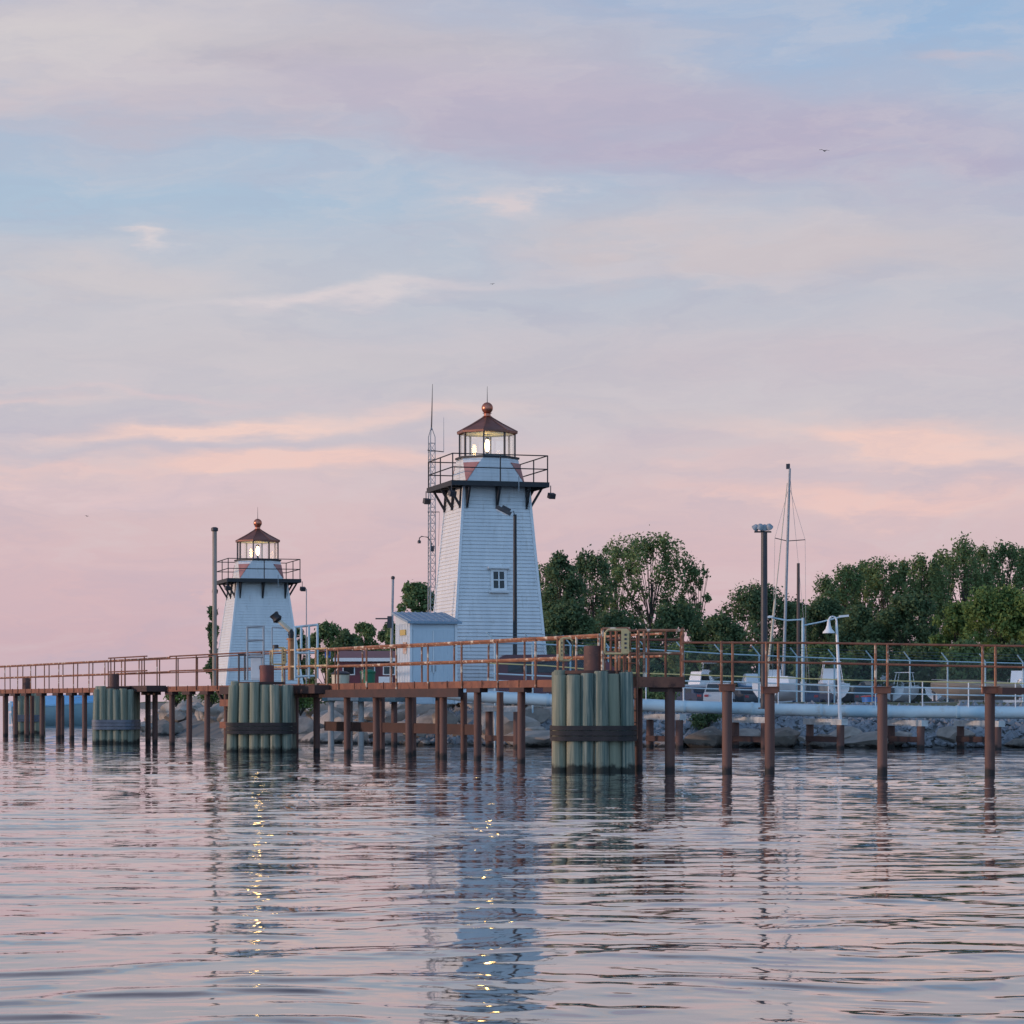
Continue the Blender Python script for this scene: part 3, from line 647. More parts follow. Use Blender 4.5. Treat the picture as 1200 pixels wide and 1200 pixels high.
# end platform behind the big pile cluster
D0, D1 = 58.3, 60.0
x0, x1 = W(702,D0).x, W(800,D0).x
mb = MB(); mb.box(((x0+x1)/2, (D0+D1)/2, ZD-.06), (x1-x0, D1-D0, .07)); mb.build('end_platform_deck', M_bdark, pier)
mb = MB(); mb.box(((x0+x1)/2, D0-.03, ZD-.12), (x1-x0+.05, .07, .24)); mb.box((x1+.02, (D0+D1)/2+.01, ZD-.12), (.07, D1-D0-.06, .238)); mb.build('end_platform_beam', M_beam, pier)
for px in (748, 785): 
    D = D0+.15 if px == 785 else D1; p = W(px, D); pile(p.x, p.y, ZD-.25, .115 if px == 785 else .10, pier)
mb = MB(); p = W(785, D0+.15); mb.box((p.x-.1, p.y, ZD-.29), (.75,.2,.10)); mb.build('pile_cap', M_bdark, pier)
q = lambda px, D: W(px, D)
handrail(pier, [q(706,D0), q(738,D0)], ZD, [q(x,D0) for x in (706,722,738)], M_rail, .034, pr=.036, h=1.10)
handrail(pier, [q(748,D0), q(800,D0)], ZD, [q(x,D0) for x in (748,755,800)], M_rail, .034, pr=.034, h=1.06, mids=(.5,))
handrail(pier, [q(712,D1), q(800,D1), q(800,D0)], ZD, [q(x,D1) for x in (716,733,760,780,798)], M_rust, .030, pr=.028, h=1.10, mids=(.5,.8))
mb = MB()
for dx in (0, .0): pass
lp = W(746.5, D0-.12)
for dx in (-.0, .30): mb.tube([(lp.x+dx-.3, lp.y, .75), (lp.x+dx-.3, lp.y, ZD+.95)], .026, 6)
for k in range(7): mb.tube([(lp.x-.3, lp.y, .85+k*.27), (lp.x, lp.y, .85+k*.27)], .014, 5)
mb.build('ladder', M_rust, pier)

# ------------------------------------------------------------------ mooring dolphins
def dolphin(px, D, wpx, ztop, r, nfront, band, band_m, drum, drum_m, label, rows=3):
    c0 = W(px, D); w = wpx/FPX*D
    t = thing('pile_cluster', label, 'mooring dolphin', (c0.x, c0.y+.7, 0), 0, 'timber pile clusters beside the pier')
    xs = np.linspace(-w/2+r, w/2-r, nfront); cy = c0.y+.7
    dep = .78
    pts = []
    for i, x in enumerate(xs):
        f = max(0, 1-abs(x/(w/2+.22))**3.2)**.4; pts += [(x, -dep*f*1.0), (x, dep*f)]
    pts += [(-w/2+r, 0.0), (w/2-r, 0.0)]
    for (x, y) in pts:
        x += random.uniform(-.02,.02); y += random.uniform(-.05,.05); lean = -.02*x+random.uniform(-.035,.035)
        rr = r*random.uniform(.93,1.05); zt = ztop+random.uniform(-.10,.04)
        mb = MB(); n = 14; X0 = c0.x+x*1.03; Y0 = cy+y
        mb.tube([(X0,Y0,-1.2),(X0,Y0,.3),(X0+lean*.5,Y0+.01,ztop*.6),(X0+lean,Y0+.02,zt-.03),(X0+lean,Y0+.02,zt)], [rr*1.06,rr*1.03,rr,rr*.97,rr*.88], n)
        mb.build('pile', M_wood, t)
    # band wrapped round the outside
    z0, z1 = band; mb = MB(); out = []
    a_, b_ = w/2+.045, dep+r+.03
    ring = [(a_*math.copysign(abs(math.cos(a))**.32, math.cos(a)), b_*math.copysign(abs(math.sin(a))**.42, math.sin(a))) for a in np.linspace(0, 2*math.pi, 49)[:-1]]
    hh = (z1-z0); nb = 3
    for k in range(nb):
        za, zb = z0+hh*k/nb+.008, z0+hh*(k+1)/nb-.008; n = len(ring)
        vs = [(c0.x+x*s_, cy+y*s_, z) for z, s_ in ((za,1.0),(za,1.035),(zb,1.035),(zb,1.0)) for x, y in ring]
        fs = [(j*n+i, j*n+(i+1) % n, ((j+1) % 4)*n+(i+1) % n, ((j+1) % 4)*n+i) for j in range(4) for i in range(n)]
        mb.raw(vs, fs)
    mb.build('band', band_m, t)
    mb = MB(); mb.lathe([(.2, ztop-.06),(w*.36, ztop-.06),(w*.36,ztop+.015),(.2,ztop+.02)], (c0.x, cy, 0), 20); mb.build('cap_plate', M_bdark, t)
    dx, dr, dh = drum
    mb = MB(); mb.lathe([(dr*.9,ztop-.02),(dr,ztop),(dr,ztop+dh-.03),(dr*.97,ztop+dh),(dr*.3,ztop+dh+.005)], (c0.x+dx, cy-.15, 0), 20); mb.build('bollard', drum_m, t)
dolphin(696, 58.0, 94, 2.29, .163, 6, (.70,1.06), M_band, (.02,.235,.58), M_drum, 'big green timber pile cluster in front of the end platform, brown drum on top')
dolphin(304, 80.0, 75, 2.20, .165, 6, (.58,.95), M_band, (.18,.225,.54), M_drumr, 'middle green timber pile cluster with a black band and reddish drum')
dolphin(133, 96.0, 48, 2.14, .15, 6, (.54,.92), M_bandg, (-.06,.19,.50), M_drum, 'left timber pile cluster wrapped with a grey band')
dolphin(31, 126.0, 30, 2.15, .15, 5, (.6,.95), M_bandg, (-.1,.19,.6), M_drum, 'farthest timber pile cluster, half hidden behind the left end of the pier')

# ------------------------------------------------------------------ right hand catwalk rails on piles
cw = thing('catwalk', 'rusty pipe handrail carried on single piles at the right', 'catwalk', W(980, 56.6))
def cwD(px): return 57.6 - (px-800)/360*1.9
for px in (852, 902, 1034, 1160):
    D = cwD(px); p = W(px, D); zc = 1.6+(HOR-(809 if px > 860 else 806))/FPX*D
    pile(p.x, p.y, zc-.05, .112, cw)
    mb = MB(); mb.box((p.x, p.y, zc), (.34,.26,.14)); mb.box((p.x, p.y, zc+.075), (.40,.30,.02)); mb.build('pile_cap', M_beam, cw)
mb = MB()
mb.tube([P(800,753,cwD(800)), P(960,753.5,cwD(960)), P(1080,755.5,cwD(1080)), P(1300,758.5,cwD(1300))], .026, 7)
mb.tube([P(800,775,cwD(800)), P(960,777,cwD(960)), P(1080,779.5,cwD(1080)), P(1300,784,cwD(1300))], .026, 7)
rl = mb.build('handrail', M_rust, cw)
for a, y0 in ((845.5,751),(858.5,751.5),(898,752),(912,752.5),(1026,754),(1040,754.5),(1151.5,756),(1166.5,756.5)):
    D = cwD(a); mb = MB(); mb.tube([P(a,811,D), P(a,y0,D)], .030, 7); mb.build('railing_post', M_rail, rl)
D = cwD(1240); mb = MB(); a, b = P(1172,809.5,D), P(1330,811,D); mb.beam(a, b, .5, .14); mb.build('deck', M_bdark, cw)
p = W(1290, cwD(1290)); pile(p.x, p.y, 1.75, .112, cw)

# ------------------------------------------------------------------ pipeline on bents
pl = thing('pipeline', 'pale blue pipe on pile supports with yellow topped handrail along it', 'pipeline', W(900, 87))
def pD(px): return 88.6 - (px-540)/660*2.6
ppts = [(470,806),(540,814.5),(600,818),(700,823.5),(800,828),(900,831),(1000,833.5),(1100,834.5),(1340,836)]
mb = MB(); mb.tube([P(x, y, pD(x)) for x, y in ppts], .208, 20); pipe = mb.build('pipe', M_blue, pl, ang=60)
for x in (560, 640, 720, 800, 880, 960, 1040, 1120, 1200):
    y = np.interp(x, [a for a, _ in ppts], [b for _, b in ppts]); a = P(x, y, pD(x)); b = P(x+3, y+.04, pD(x))
    mb = MB(); mb.tube([a, b], .228, 20); mb.build('pipe_joint', M_blue, pipe)
for xl, xr in ((570,606),(758,796),(858,896),(945,985),(1040,1079),(1121,1169),(1225,1270)):
    y = np.interp((xl+xr)/2, [a for a, _ in ppts], [b for _, b in ppts])+7
    a, b = W(xl, pD(xl)+1.5), W(xr, pD(xr)-1.0); zc = P(xr, y+6.2, pD(xr)).z
    mb = MB(); mb.beam((a.x,a.y,zc), (b.x+.12,b.y-.12,zc), .24, .20); mb.build('cross_head', M_trimw, pl)
    pile(a.x+.1, a.y-.2, zc-.1, .13, pl, M_pile); pile(b.x, b.y, zc-.1, .13, pl, M_pile)
    mb = MB(); mb.beam((a.x,a.y-.2,.32), (b.x,b.y,.32), .12, .19); mb.build('brace', M_bdark, pl)
def line(yl, xs=None): return [P(x, np.interp(x, [p[0] for p in yl], [p[1] for p in yl]), pD(x)-.1) for x in (570,640,740,860,1000,1120,1340)]
yt = [(570,777),(640,780),(740,788.5),(860,792.5),(1000,797),(1120,799.5),(1200,801),(1340,803)]
y1 = [(570,789),(740,797),(860,799),(1000,804.5),(1200,808),(1340,810)]
y2 = [(570,797),(740,804),(860,808),(1000,812),(1200,816),(1340,818)]
mb = MB(); mb.tube(line(yt), .022, 6); mb.build('top_handrail', M_yrail, pl)
mb = MB(); mb.tube(line(y1), .028, 6); mb.tube(line(y2), .024, 6); lr = mb.build('lower_handrail', M_blue, pl)
for x in (616,660,700,757,801,858,912,971,1026,1081,1135,1190,1245,1300):
    ya = np.interp(x, [p[0] for p in yt], [p[1] for p in yt]); yb = np.interp(x, [a for a,_ in ppts], [b for _,b in ppts])-5
    mb = MB(); mb.tube([P(x,yb,pD(x)-.1), P(x,ya,pD(x)-.1)], .022, 6); mb.build('railing_post', M_trim, lr)

# ------------------------------------------------------------------ chain link fence
fe = thing('chain_link_fence', 'long chain link fence topped with barbed wire, behind the pale blue pipe', 'fence', W(900, 100, 1.5))
def fD(px): return 91.0 + (px-575)/685*21
def fz(px): return 1.6 + (HOR-np.interp(px, [575,640,740,860,1000,1200,1300], [753,755,760,767,772.5,777.5,780]))/FPX*fD(px)
fpx = list(np.arange(580, 1330, 44.2))
tops = [Vector((*W(x, fD(x)).xy, fz(x))) for x in fpx]
mb = MB(); mb.tube(tops, .028, 7); mb.build('top_rail', M_blue, fe)
arm = Vector((-.28,-.18,.36))
for p in tops:
    mb = MB(); mb.tube([(p.x,p.y,gz(p.x,p.y)-.1), p+Vector((0,0,.04)), p+arm], [.034,.034,.026], 7); mb.build('fence_post', M_blue, fe)
mb = MB()
for k in (.35,.68,1.0): mb.tube([p+arm*k for p in tops], .007, 4)
mb.build('barbed_wire', M_wire, fe)
mb = MB(); zb = 1.62
for a, b in zip(tops[:-1], tops[1:]):
    d = (b-a); L = Vector((d.x,d.y,0)).length; H = min(a.z,b.z)-zb; n = int(L/.10)
    e = Vector((d.x,d.y,0)).normalized(); o = Vector((a.x,a.y,0))
    for i in range(-int(H/.10), n):
        for sgn in (1,-1):
            s0, s1, za, zc = i*.10, i*.10+H, (zb if sgn > 0 else zb+H), (zb+H if sgn > 0 else zb)
            t0, t1 = max(0,-s0/H), min(1,(L-s0)/H)
            if t1 <= t0: continue
            mb.beam(o+e*(s0+H*t0)+Vector((0,0,za+(zc-za)*t0)), o+e*(s0+H*t1)+Vector((0,0,za+(zc-za)*t1)), .004, .004)
mb.build('wire_mesh', M_wire, fe, smooth=False)

# ------------------------------------------------------------------ shed
def shed():
    c = W(499, 94.0, 1.5); t = thing('shed', 'small pale metal shed with double doors beside the tall lighthouse', 'shed', c, R(17))
    B = lambda mb, n, m, p=t, **k: mb.build(n, m, p, world=False, **k)
    w, d, hf, hb = .88, 1.05, 2.95, 3.25
    mb = MB(); mb.raw([(-w,-d,0),(w,-d,0),(w,d,0),(-w,d,0),(-w,-d,hf),(w,-d,hf),(w,d,hb),(-w,d,hb)], [(0,1,5,4),(1,2,6,5),(2,3,7,6),(3,0,4,7)]); 
    for k in range(9):
        y = -d+.12+k*.23; mb.box((-w-.008,y,hf/2),(.016,.05,hf-.02))
    B(mb, 'wall', M_shed, smooth=False)
    mb = MB(); mb.raw([(-w-.12,-d-.16,hf-.03),(w+.16,-d-.16,hf-.03),(w+.16,d+.1,hb+.08),(-w-.12,d+.1,hb+.08),(-w-.12,-d-.16,hf+.05),(w+.16,-d-.16,hf+.05),(w+.16,d+.1,hb+.16),(-w-.12,d+.1,hb+.16)],
            [(3,2,1,0),(4,5,6,7),(0,1,5,4),(1,2,6,5),(2,3,7,6),(3,0,4,7)])
    for k in range(8):
        x = -w+.02+k*.25; mb.beam((x,-d-.15,hf+.06),(x,d+.09,hb+.17),.05,.03)
    B(mb, 'roof', M_shroof, smooth=False)
    for sx in (-1,1):
        mb = MB(); mb.box((sx*(w-.03),-d-.02,hf/2),(.09,.05,hf-.06)); B(mb, 'corner_trim', M_trim)
    for sx in (-1,1):
        mb = MB(); mb.box((sx*.40,-d-.012,1.36),(.76,.024,2.68))
        for k in range(5): mb.box((sx*.40-.32+k*.16,-d-.030,1.36),(.05,.012,2.66))
        dr = B(mb, 'door', M_shed); mb = MB(); mb.box((sx*.07,-d-.05,1.3),(.03,.04,.22)); mb.build('handle', M_galv, dr, world=False)
    mb = MB(); mb.box((-.01,-d-.04,1.9),(.05,.02,1.55)); B(mb, 'door_strip', M_trim)
    mb = MB(); mb.box((-w-.03,-.15,2.62),(.03,.8,.20)); B(mb, 'notice', M_sign)
    mb = MB(); mb.box((-w-.03,-.45,2.05),(.03,.5,.42)); B(mb, 'notice', M_signo)
shed()

# ------------------------------------------------------------------ masts, poles and lamps
def lamp_pole():
    b = W(603.5, 95.2, 1.5); t = thing('floodlight_pole', 'tall black pole with one tilted floodlight in front of the tall lighthouse', 'lamp', b)
    top = P(603.5, 603, 95.2); mb = MB(); mb.tube([b, (b.x,b.y,5.0), top], [.085,.075,.062], 12); mb.build('pole', M_black, t)
    h = P(595, 599.5, 95.2); mb = MB(); mb.tube([top-Vector((0,0,.05)), top+Vector((-.05,0,.12)), h+Vector((.1,0,-.03))], .03, 8); mb.build('arm', M_galv, t)
    mb = MB(); c = P(590, 598, 95.2)
    mb.box(c, (.62,.34,.13), ry=R(27)); mb.box(c+Vector((.1,0,.05)), (.34,.28,.14), ry=R(27)); hd = mb.build('lamp_head', M_dark, t)
    mb = MB(); mb.box(c+Vector((-.06,0,-.075)), (.46,.28,.02), ry=R(27)); mb.build('lens', M_hullw, hd)
lamp_pole()
def lattice():
    D = 112; b = W(505.5, D, 1.3); t = thing('radio_mast', 'slender lattice radio mast with whip antennas left of the tall lighthouse', 'antenna mast', b)
    ztop = P(505,512,D).z; r0, r1 = .20, .17
    def leg(k, z): f = (z-1.5)/(ztop-1.5); r = r0+(r1-r0)*f; a = R(20+120*k); return Vector((b.x+r*math.cos(a)-.0*f, b.y+r*math.sin(a), z))
    for k in range(3):
        mb = MB(); mb.tube([leg(k,1.5), leg(k,ztop), Vector((b.x,b.y,ztop+.45))], [.026,.022,.018], 6); mb.build('mast_leg', M_galv, t)
    mb = MB(); z = 1.7; i = 0
    while z < ztop-.3:
        for k in range(3):
            mb.tube([leg(k,z), leg((k+1)%3,z+.35)], .011, 4); mb.tube([leg(k,z+.35), leg((k+1)%3,z+.35)], .011, 4)
        z += .35
    mb.build('lattice', M_galv, t)
    mb = MB(); mb.tube([(b.x,b.y,ztop+.3),(b.x+.02,b.y,ztop+.95),(b.x+.05,b.y,P(508,450,D).z)], [.035,.03,.010], 6); mb.build('antenna', M_dark, t)
    a = P(501,527.5,D); e = P(520,529.5,D); mb = MB(); mb.tube([a,e],.022,5); mb.build('cross_arm', M_dark, t)
    mb = MB(); mb.tube([e, P(520,489,D)], [.014,.007], 5); mb.build('antenna', M_galv, t)
    a = P(501,600,D); e = P(515,600,D); mb = MB(); mb.tube([a,e],.018,5); mb.tube([e,P(514,640,D)],.008,5); mb.build('cross_arm', M_dark, t)
    mb = MB(); mb.tube([P(506,643,D),P(505,634,D),P(501,629.5,D),P(494,628.5,D),P(491.5,630.5,D),P(491.3,633,D)], .025, 6); mb.lathe([(.05,0),(.08,-.06),(.07,-.14)], P(491.3,633,D), 10)
    mb.box(P(506.5,643,D), (.16,.16,.24)); mb.build('lamp_arm', M_dark, t)
lattice()
def steel_pole():
    D = 91.2; b = W(251.5, D, 1.98); t = thing('steel_pole', 'thick bare steel pole with a dark cap left of the small lighthouse', 'pole', b)
    z = P(251,622,D).z; mb = MB(); mb.tube([b, (b.x,b.y,z)], .082, 14); mb.build('shaft', M_post, t)
    mb = MB(); mb.lathe([(.10,z-.02),(.125,z),(.125,z+.10),(.06,z+.13)], (b.x,b.y,0), 14); mb.build('cap', M_dark, t)
steel_pole()
def flood_mast():
    D = 86.0; b = P(895.5, 829, D); t = thing('floodlight_mast', 'stout grey mast with a fan of floodlights behind the right catwalk rail', 'lamp', b)
    z = P(895,624,D).z; mb = MB(); mb.tube([b,(b.x,b.y,2.0),(b.x,b.y,z)], [.125,.12,.105], 14); mb.lathe([(.2,-.05),(.2,.0)], b, 12); mb.build('mast', M_dark, t)
    mb = MB(); mb.beam((b.x-.33,b.y,z+.02),(b.x+.24,b.y,z+.02),.07,.05)
    for k in range(5): a = -.5+.25*k; mb.tube([(b.x-.05,b.y,z),(b.x+a*.5-.05,b.y,z+.26)],.014,5)
    mb.build('bracket', M_dark, t)
    for k, (dx, tl) in enumerate(((-.26,.75),(-.12,.35),(.03,0),(.17,-.6))):
        mb = MB(); mb.lathe([(.05,.09),(.09,.06),(.13,-.07),(.12,-.08)], (0,0,0), 12)
        Mx = Matrix.Translation((b.x+dx-.02, b.y-.06-.05*(k % 2), z+.17+.02*(k % 2))) @ Matrix.Rotation(tl,4,'Y') @ Matrix.Rotation(R(28),4,'X')
        mb.v = [tuple(Mx @ Vector(v)) for v in mb.v]; mb.build('floodlight', M_galv, t)
flood_mast()
def thin_pole(name, label, pxb, D, ytop, r, m, pxt=None, extra=None, z0=1.5):
    b = W(pxb, D, z0); t = thing(name, label, 'pole', b); tp = P(pxt or pxb, ytop, D)
    mb = MB(); mb.tube([b, tp], [r, r*.8], 10); mb.build('shaft', m, t); return t, b, tp
t, b, tp = thin_pole('utility_pole', 'thin grey pole with a short side arm left of the shed', 457.5, 98, 679, .062, M_galv, 460.5)
mb = MB(); mb.tube([P(458,725,98),P(440,725,98)], .03, 6); mb.build('side_arm', M_dark, t)
mb = MB(); mb.box(P(456.5,729,98), (.16,.2,.45)); mb.build('junction_box', M_dark, t)
mb = MB(); mb.lathe([(.05,0),(.075,.03),(.075,.1),(.03,.13)], tp, 10); mb.build('cap', M_dark, t)
thin_pole('antenna_pole', 'very thin pole standing just right of the small lighthouse', 359, 100, 690, .025, M_galv)
thin_pole('timber_pole', 'blunt weathered timber pole behind the sailboat mast', 935.5, 130, 660, .095, M_pole, z0=1.1)
def twin_lamp():
    D = 122; b = W(941, D, 1.1); t = thing('street_lamp', 'pale street lamp with two long arms behind the sailboat mast', 'lamp', b)
    mb = MB(); mb.tube([b, P(941,724,D)], [.09,.07], 10); mb.build('pole', M_blue, t)
    for e, mid in (((900,723),(922,727)), ((989,722),(962,729))):
        mb = MB(); mb.tube([P(941,726 if e[0] < 941 else 733,D), P(*mid,D), P(*e,D)], .04, 7); a = mb.build('arm', M_blue, t)
        mb = MB(); c = P(e[0],e[1],D); mb.box(c,(.45,.2,.10), ry=R(-5)); mb.build('lamp_head', M_hullw, a)
twin_lamp()
def hook_lamp():
    D = 85.2; b = W(984.5, D, 1.0); t = thing('hook_lamp', 'white shepherd hook lamp with a bell shade beside the pipe', 'lamp', b)
    pts = [b, P(983,790,D), P(980.5,735,D)] + [P(975.8+4.6*math.cos(a), 728-5.5*math.sin(a), D) for a in np.linspace(0,math.pi,9)]
    mb = MB(); mb.tube(pts, [.065,.055,.045]+[.034]*9, 9); mb.build('pole', M_trim, t)
    e = pts[-1]; mb = MB(); mb.lathe([(.04,.06),(.05,0),(.07,-.14),(.11,-.26),(.20,-.36),(.205,-.40),(.17,-.39)], e, 16); mb.build('lamp_shade', M_trim, t)
hook_lamp()

# ------------------------------------------------------------------ fire monitor and frames on the pier platform
def monitor():
    D = 83.0; b = P(341, 797, D); t = thing('fire_monitor', 'black tipped water cannon raised on an orange post on the pier platform', 'water cannon', b)
    mb = MB(); mb.tube([b, P(341,749,D)], .10, 12); mb.lathe([(.14,-.03),(.14,.03)], P(341,749,D), 12); mb.build('post', M_ora, t)
    mb = MB(); mb.tube([P(341,749,D),P(341.5,743,D),P(340,738,D)], [.085,.10,.08], 10); mb.tube([P(338,745,D),P(346,742,D)], .07, 8); mb.build('swivel', M_black, t)
    mb = MB(); mb.tube([P(340,739,D),P(325,726,D)], [.085,.07], 10); mb.build('barrel', M_cream, t)
    mb = MB(); a, c = P(327,728,D), P(320.5,719.5,D); d = (c-a).normalized()
    mb.tube([a, a+d*.08, a+d*.16, c], [.09,.17,.13,.16], 12); mb.tube([c-d*.06, c+Vector((.12,0,.05))], .06, 8); mb.build('nozzle', M_black, t)
    mb = MB(); mb.tube([P(323,760,D),P(323,756,D)], .10, 10); mb.tube([P(320,757,D),P(326,757,D)], .04, 8); mb.build('valve', M_dark, t)
monitor()
def frame(label, parts, D, m, r=.035):
    c = P(parts[0][0][0], 800, D); t = thing('pipe_frame', label, 'frame', c, 0, None)
    for i, pts in enumerate(parts):
        mb = MB(); mb.tube([P(*p, D) for p in pts], r, 7); mb.build('frame_tube', m, t)
frame('white square ladder hoop standing before the small lighthouse', [[(290,797),(290,735)],[(309,797),(309,734)],[(289,735),(310,734)],[(289,751),(310,750)],[(290,770),(309,770)]], 84.0, M_galv, .032)
frame('pair of pale blue tubular goal frames right of the water cannon', [[(346,795),(346,735)],[(362,795),(362,733)],[(372,795),(372,732)],[(353,760),(353,735)],[(345,735),(373,732)],[(346,765),(371,765)],[(346,793),(372,792)]], 82.0, M_blue, .04)
frame('low black tubular frame behind the dark rail at the middle pile cluster', [[(280,797),(280,767)],[(287,797),(287,767)],[(279,767),(288,767)],[(299,770),(299,797)]], 84.6, M_dark, .03)
frame('plain thin pale hoop in front of the small lighthouse', [[(319,760),(319,735)],[(319,735),(336,736)]], 85.0, M_galv, .018)
def cabinet(px, y0, y1, wpx, D, m, name, label):
    a, b = P(px,y1,D), P(px,y0,D); w = wpx/FPX*D; t = thing(name, label, 'cabinet', a)
    mb = MB(); mb.box((a.x,a.y,(a.z+b.z)/2),(w,.3,b.z-a.z)); mb.build('body', m, t)
    mb = MB(); mb.box((a.x,a.y-.16,(a.z+b.z)/2),(w*.82,.02,(b.z-a.z)*.86)); dd = mb.build('door', m, t)
    mb = MB(); mb.box((a.x,a.y,b.z+.02),(w*1.08,.36,.035)); mb.build('lid', M_galv, t)
    mb = MB(); mb.box((a.x+w*.3,a.y-.18,(a.z+b.z)/2),(.03,.03,.12)); mb.build('handle', M_dark, dd)
cabinet(301, 768, 797, 13, 84.4, M_trim, 'control_cabinet', 'white control cabinet in the ladder hoop near the small lighthouse')
cabinet(384, 761, 771, 6, 83.0, M_bluep, 'junction_box', 'small blue box hung on the rail end by the water cannon')
# dock with teal beam under the pier
dk = thing('small_dock', 'low teal beam on stubby concrete posts seen under the pier below the shed', 'dock', W(425, 93.5))
mb = MB(); a, b = P(385,818,93), P(470,819,92.4); mb.beam(a, b, 1.6, .22); mb.build('beam', M_teal, dk)
mb = MB(); a, b = P(384,818,92.1), P(420,818.5,91.9); mb.beam(a, b, .05, .17); mb.build('cap', M_conc, dk)
for px, D, m in ((388,92.3,M_conc),(410,93.6,M_conc),(423,92.3,M_conc),(462,92.2,M_pile)):
    p = W(px, D); mb = MB(); mb.tube([(p.x,p.y,-.4),(p.x,p.y,1.65)], .11, 12); mb.build('post', m, dk)

# ------------------------------------------------------------------ vehicles and buildings
def van():
    c = W(662, 95.8, 1.55); t = thing('parked_van', 'dark maroon van parked behind the fence at the foot of the tall lighthouse', 'van', c, R(4))
    B = lambda mb, n, m, p=t: mb.build(n, m, p, world=False)
    prof = [(-2.55,.35),(-2.58,1.0),(-2.5,1.65),(-2.3,1.78),(.9,1.80),(1.35,1.70),(2.0,1.08),(2.5,.95),(2.62,.7),(2.6,.35)]
    mb = MB(); n = len(prof)
    vs = [(x, -.92+(.10 if z > 1.2 else 0), z) for x, z in prof] + [(x, .92-(.10 if z > 1.2 else 0), z) for x, z in prof]
    mb.raw(vs, [tuple(range(n)), tuple(range(2*n-1, n-1, -1))] + [(i, i+n, (i+1) % n+n, (i+1) % n) for i in range(n)]); B(mb, 'body', M_maroon)
    for x0, x1 in ((-2.2,-1.2),(-1.1,-.1),(0,.95)):
        mb = MB(); mb.raw([(x0,-.925,1.12),(x1,-.925,1.12),(x1-.02,-.84,1.62),(x0+.02,-.84,1.62)], [(0,1,2,3)]); B(mb, 'side_window', M_glassd)
    mb = MB(); mb.raw([(1.40,-.72,1.66),(1.40,.72,1.66),(1.98,.8,1.12),(1.98,-.8,1.12)], [(0,3,2,1)]); B(mb, 'windscreen', M_glassd)
    for x in (-1.7, 1.65):
        for y in (-.82, .82):
            mb = MB(); mb.tube([(x,y-.12,.34),(x,y+.12,.34)], .34, 18); w_ = B(mb, 'wheel', M_tyre)
            mb = MB(); mb.tube([(x,y-.14,.34),(x,y+.14,.34)], .19, 14); mb.build('rim', M_galv, w_, world=False)
    mb = MB(); mb.box((0,-.93,.75),(4.6,.03,.07)); B(mb, 'side_trim', M_galv)
    for y in (-.7,.7):
        mb = MB(); mb.box((2.58,y,.78),(.06,.25,.14)); B(mb, 'headlight', M_hullw)
van()
def car(px, D, heading, paint, label, suv=False):
    x, y = W(px, D).xy; c = Vector((x, y, gz(x, y))); t = thing('parked_car', label, 'car', c, heading, 'cars parked behind the fence')
    B = lambda mb, n, m, p=t, **k: mb.build(n, m, p, world=False, **k)
    hb = 1.62 if suv else 1.42
    low = [(-2.15,.30),(-2.2,.62),(-2.12,.95),(-1.9,.98),(1.1,.98),(1.95,.86),(2.18,.68),(2.2,.32)]
    top = [(-2.0 if suv else -1.75,.97),(-1.85 if suv else -1.25,hb-.06),(-1.2 if suv else -.8,hb),(.2,hb),(.45,hb-.05),(1.15,.97)]
    def ext(prof, w0, w1, zw):
        n = len(prof); wf = lambda z: w0 if z < zw else w0+(w1-w0)*(z-zw)/(hb-zw)
        vs = [(a,-wf(z),z) for a,z in prof]+[(a,wf(z),z) for a,z in prof]
        return vs, [tuple(range(n)), tuple(range(2*n-1,n-1,-1))]+[(i,i+n,(i+1)%n+n,(i+1)%n) for i in range(n)]
    mb = MB(); mb.raw(*ext(low,.88,.86,.5)); mb.raw(*ext(top,.84,.66,.97)); body = B(mb, 'body', paint)
    lerp = lambda a, b, f: a+(b-a)*f
    yy = lambda z: .84+(.66-.84)*(z-.97)/(hb-.97)+.008
    for sg in (-1,1):
        for xa, xb in (((-1.7,-.75) if suv else (-1.35,-.55)),(-.45,.55)):
            mb = MB(); z0, z1 = 1.0, hb-.10; sl0 = .10 if xa < -1 else .0; sl1 = .38 if xb > 0 else .02
            mb.raw([(xa,sg*yy(z0),z0),(xb+.25*(xb>0),sg*yy(z0),z0),(xb-sl1*.3,sg*yy(z1),z1),(xa+sl0*2,sg*yy(z1),z1)],[(0,1,2,3)]); B(mb,'side_window',M_glassd)
        mb = MB(); mb.box((-2.17,sg*.68,.82),(.06,.26,.14)); B(mb,'tail_light',M_hullr)
        mb = MB(); mb.box((2.10,sg*.64,.72),(.16,.30,.12)); B(mb,'headlight',M_hullw)
        for xw in (-1.35,1.35):
            mb = MB(); mb.tube([(xw,sg*.90-.1,.31),(xw,sg*.90,.31)],.31,16); wh = B(mb,'wheel',M_tyre)
            mb = MB(); mb.tube([(xw,sg*.90-.09,.31),(xw,sg*.90+.012,.31)],.19,12); mb.build('rim',M_galv,wh,world=False)
    f = lambda xa, za, xb, zb, w: (xa, za, xb, zb, w)
    mb = MB(); mb.raw([(1.12,-.76,1.03),(1.12,.76,1.03),(.50,.62,hb-.07),(.50,-.62,hb-.07)],[(0,1,2,3)]); mb.v = [(a+.02,b_,c_+.02) for a,b_,c_ in mb.v]; B(mb,'windscreen',M_glassd)
    xr = (-1.98,-1.87) if suv else (-1.68,-1.28)
    mb = MB(); mb.raw([(xr[0]-.02,-.74,1.04),(xr[0]-.02,.74,1.04),(xr[1]-.02,.62,hb-.09),(xr[1]-.02,-.62,hb-.09)],[(0,1,2,3)]); mb.v = [(a-.015,b_,c_+.02) for a,b_,c_ in mb.v]; B(mb,'rear_window',M_glassd)
car(811, 166, R(115), M_carnavy, 'navy car at the left end of the row of parked cars, by the end platform')
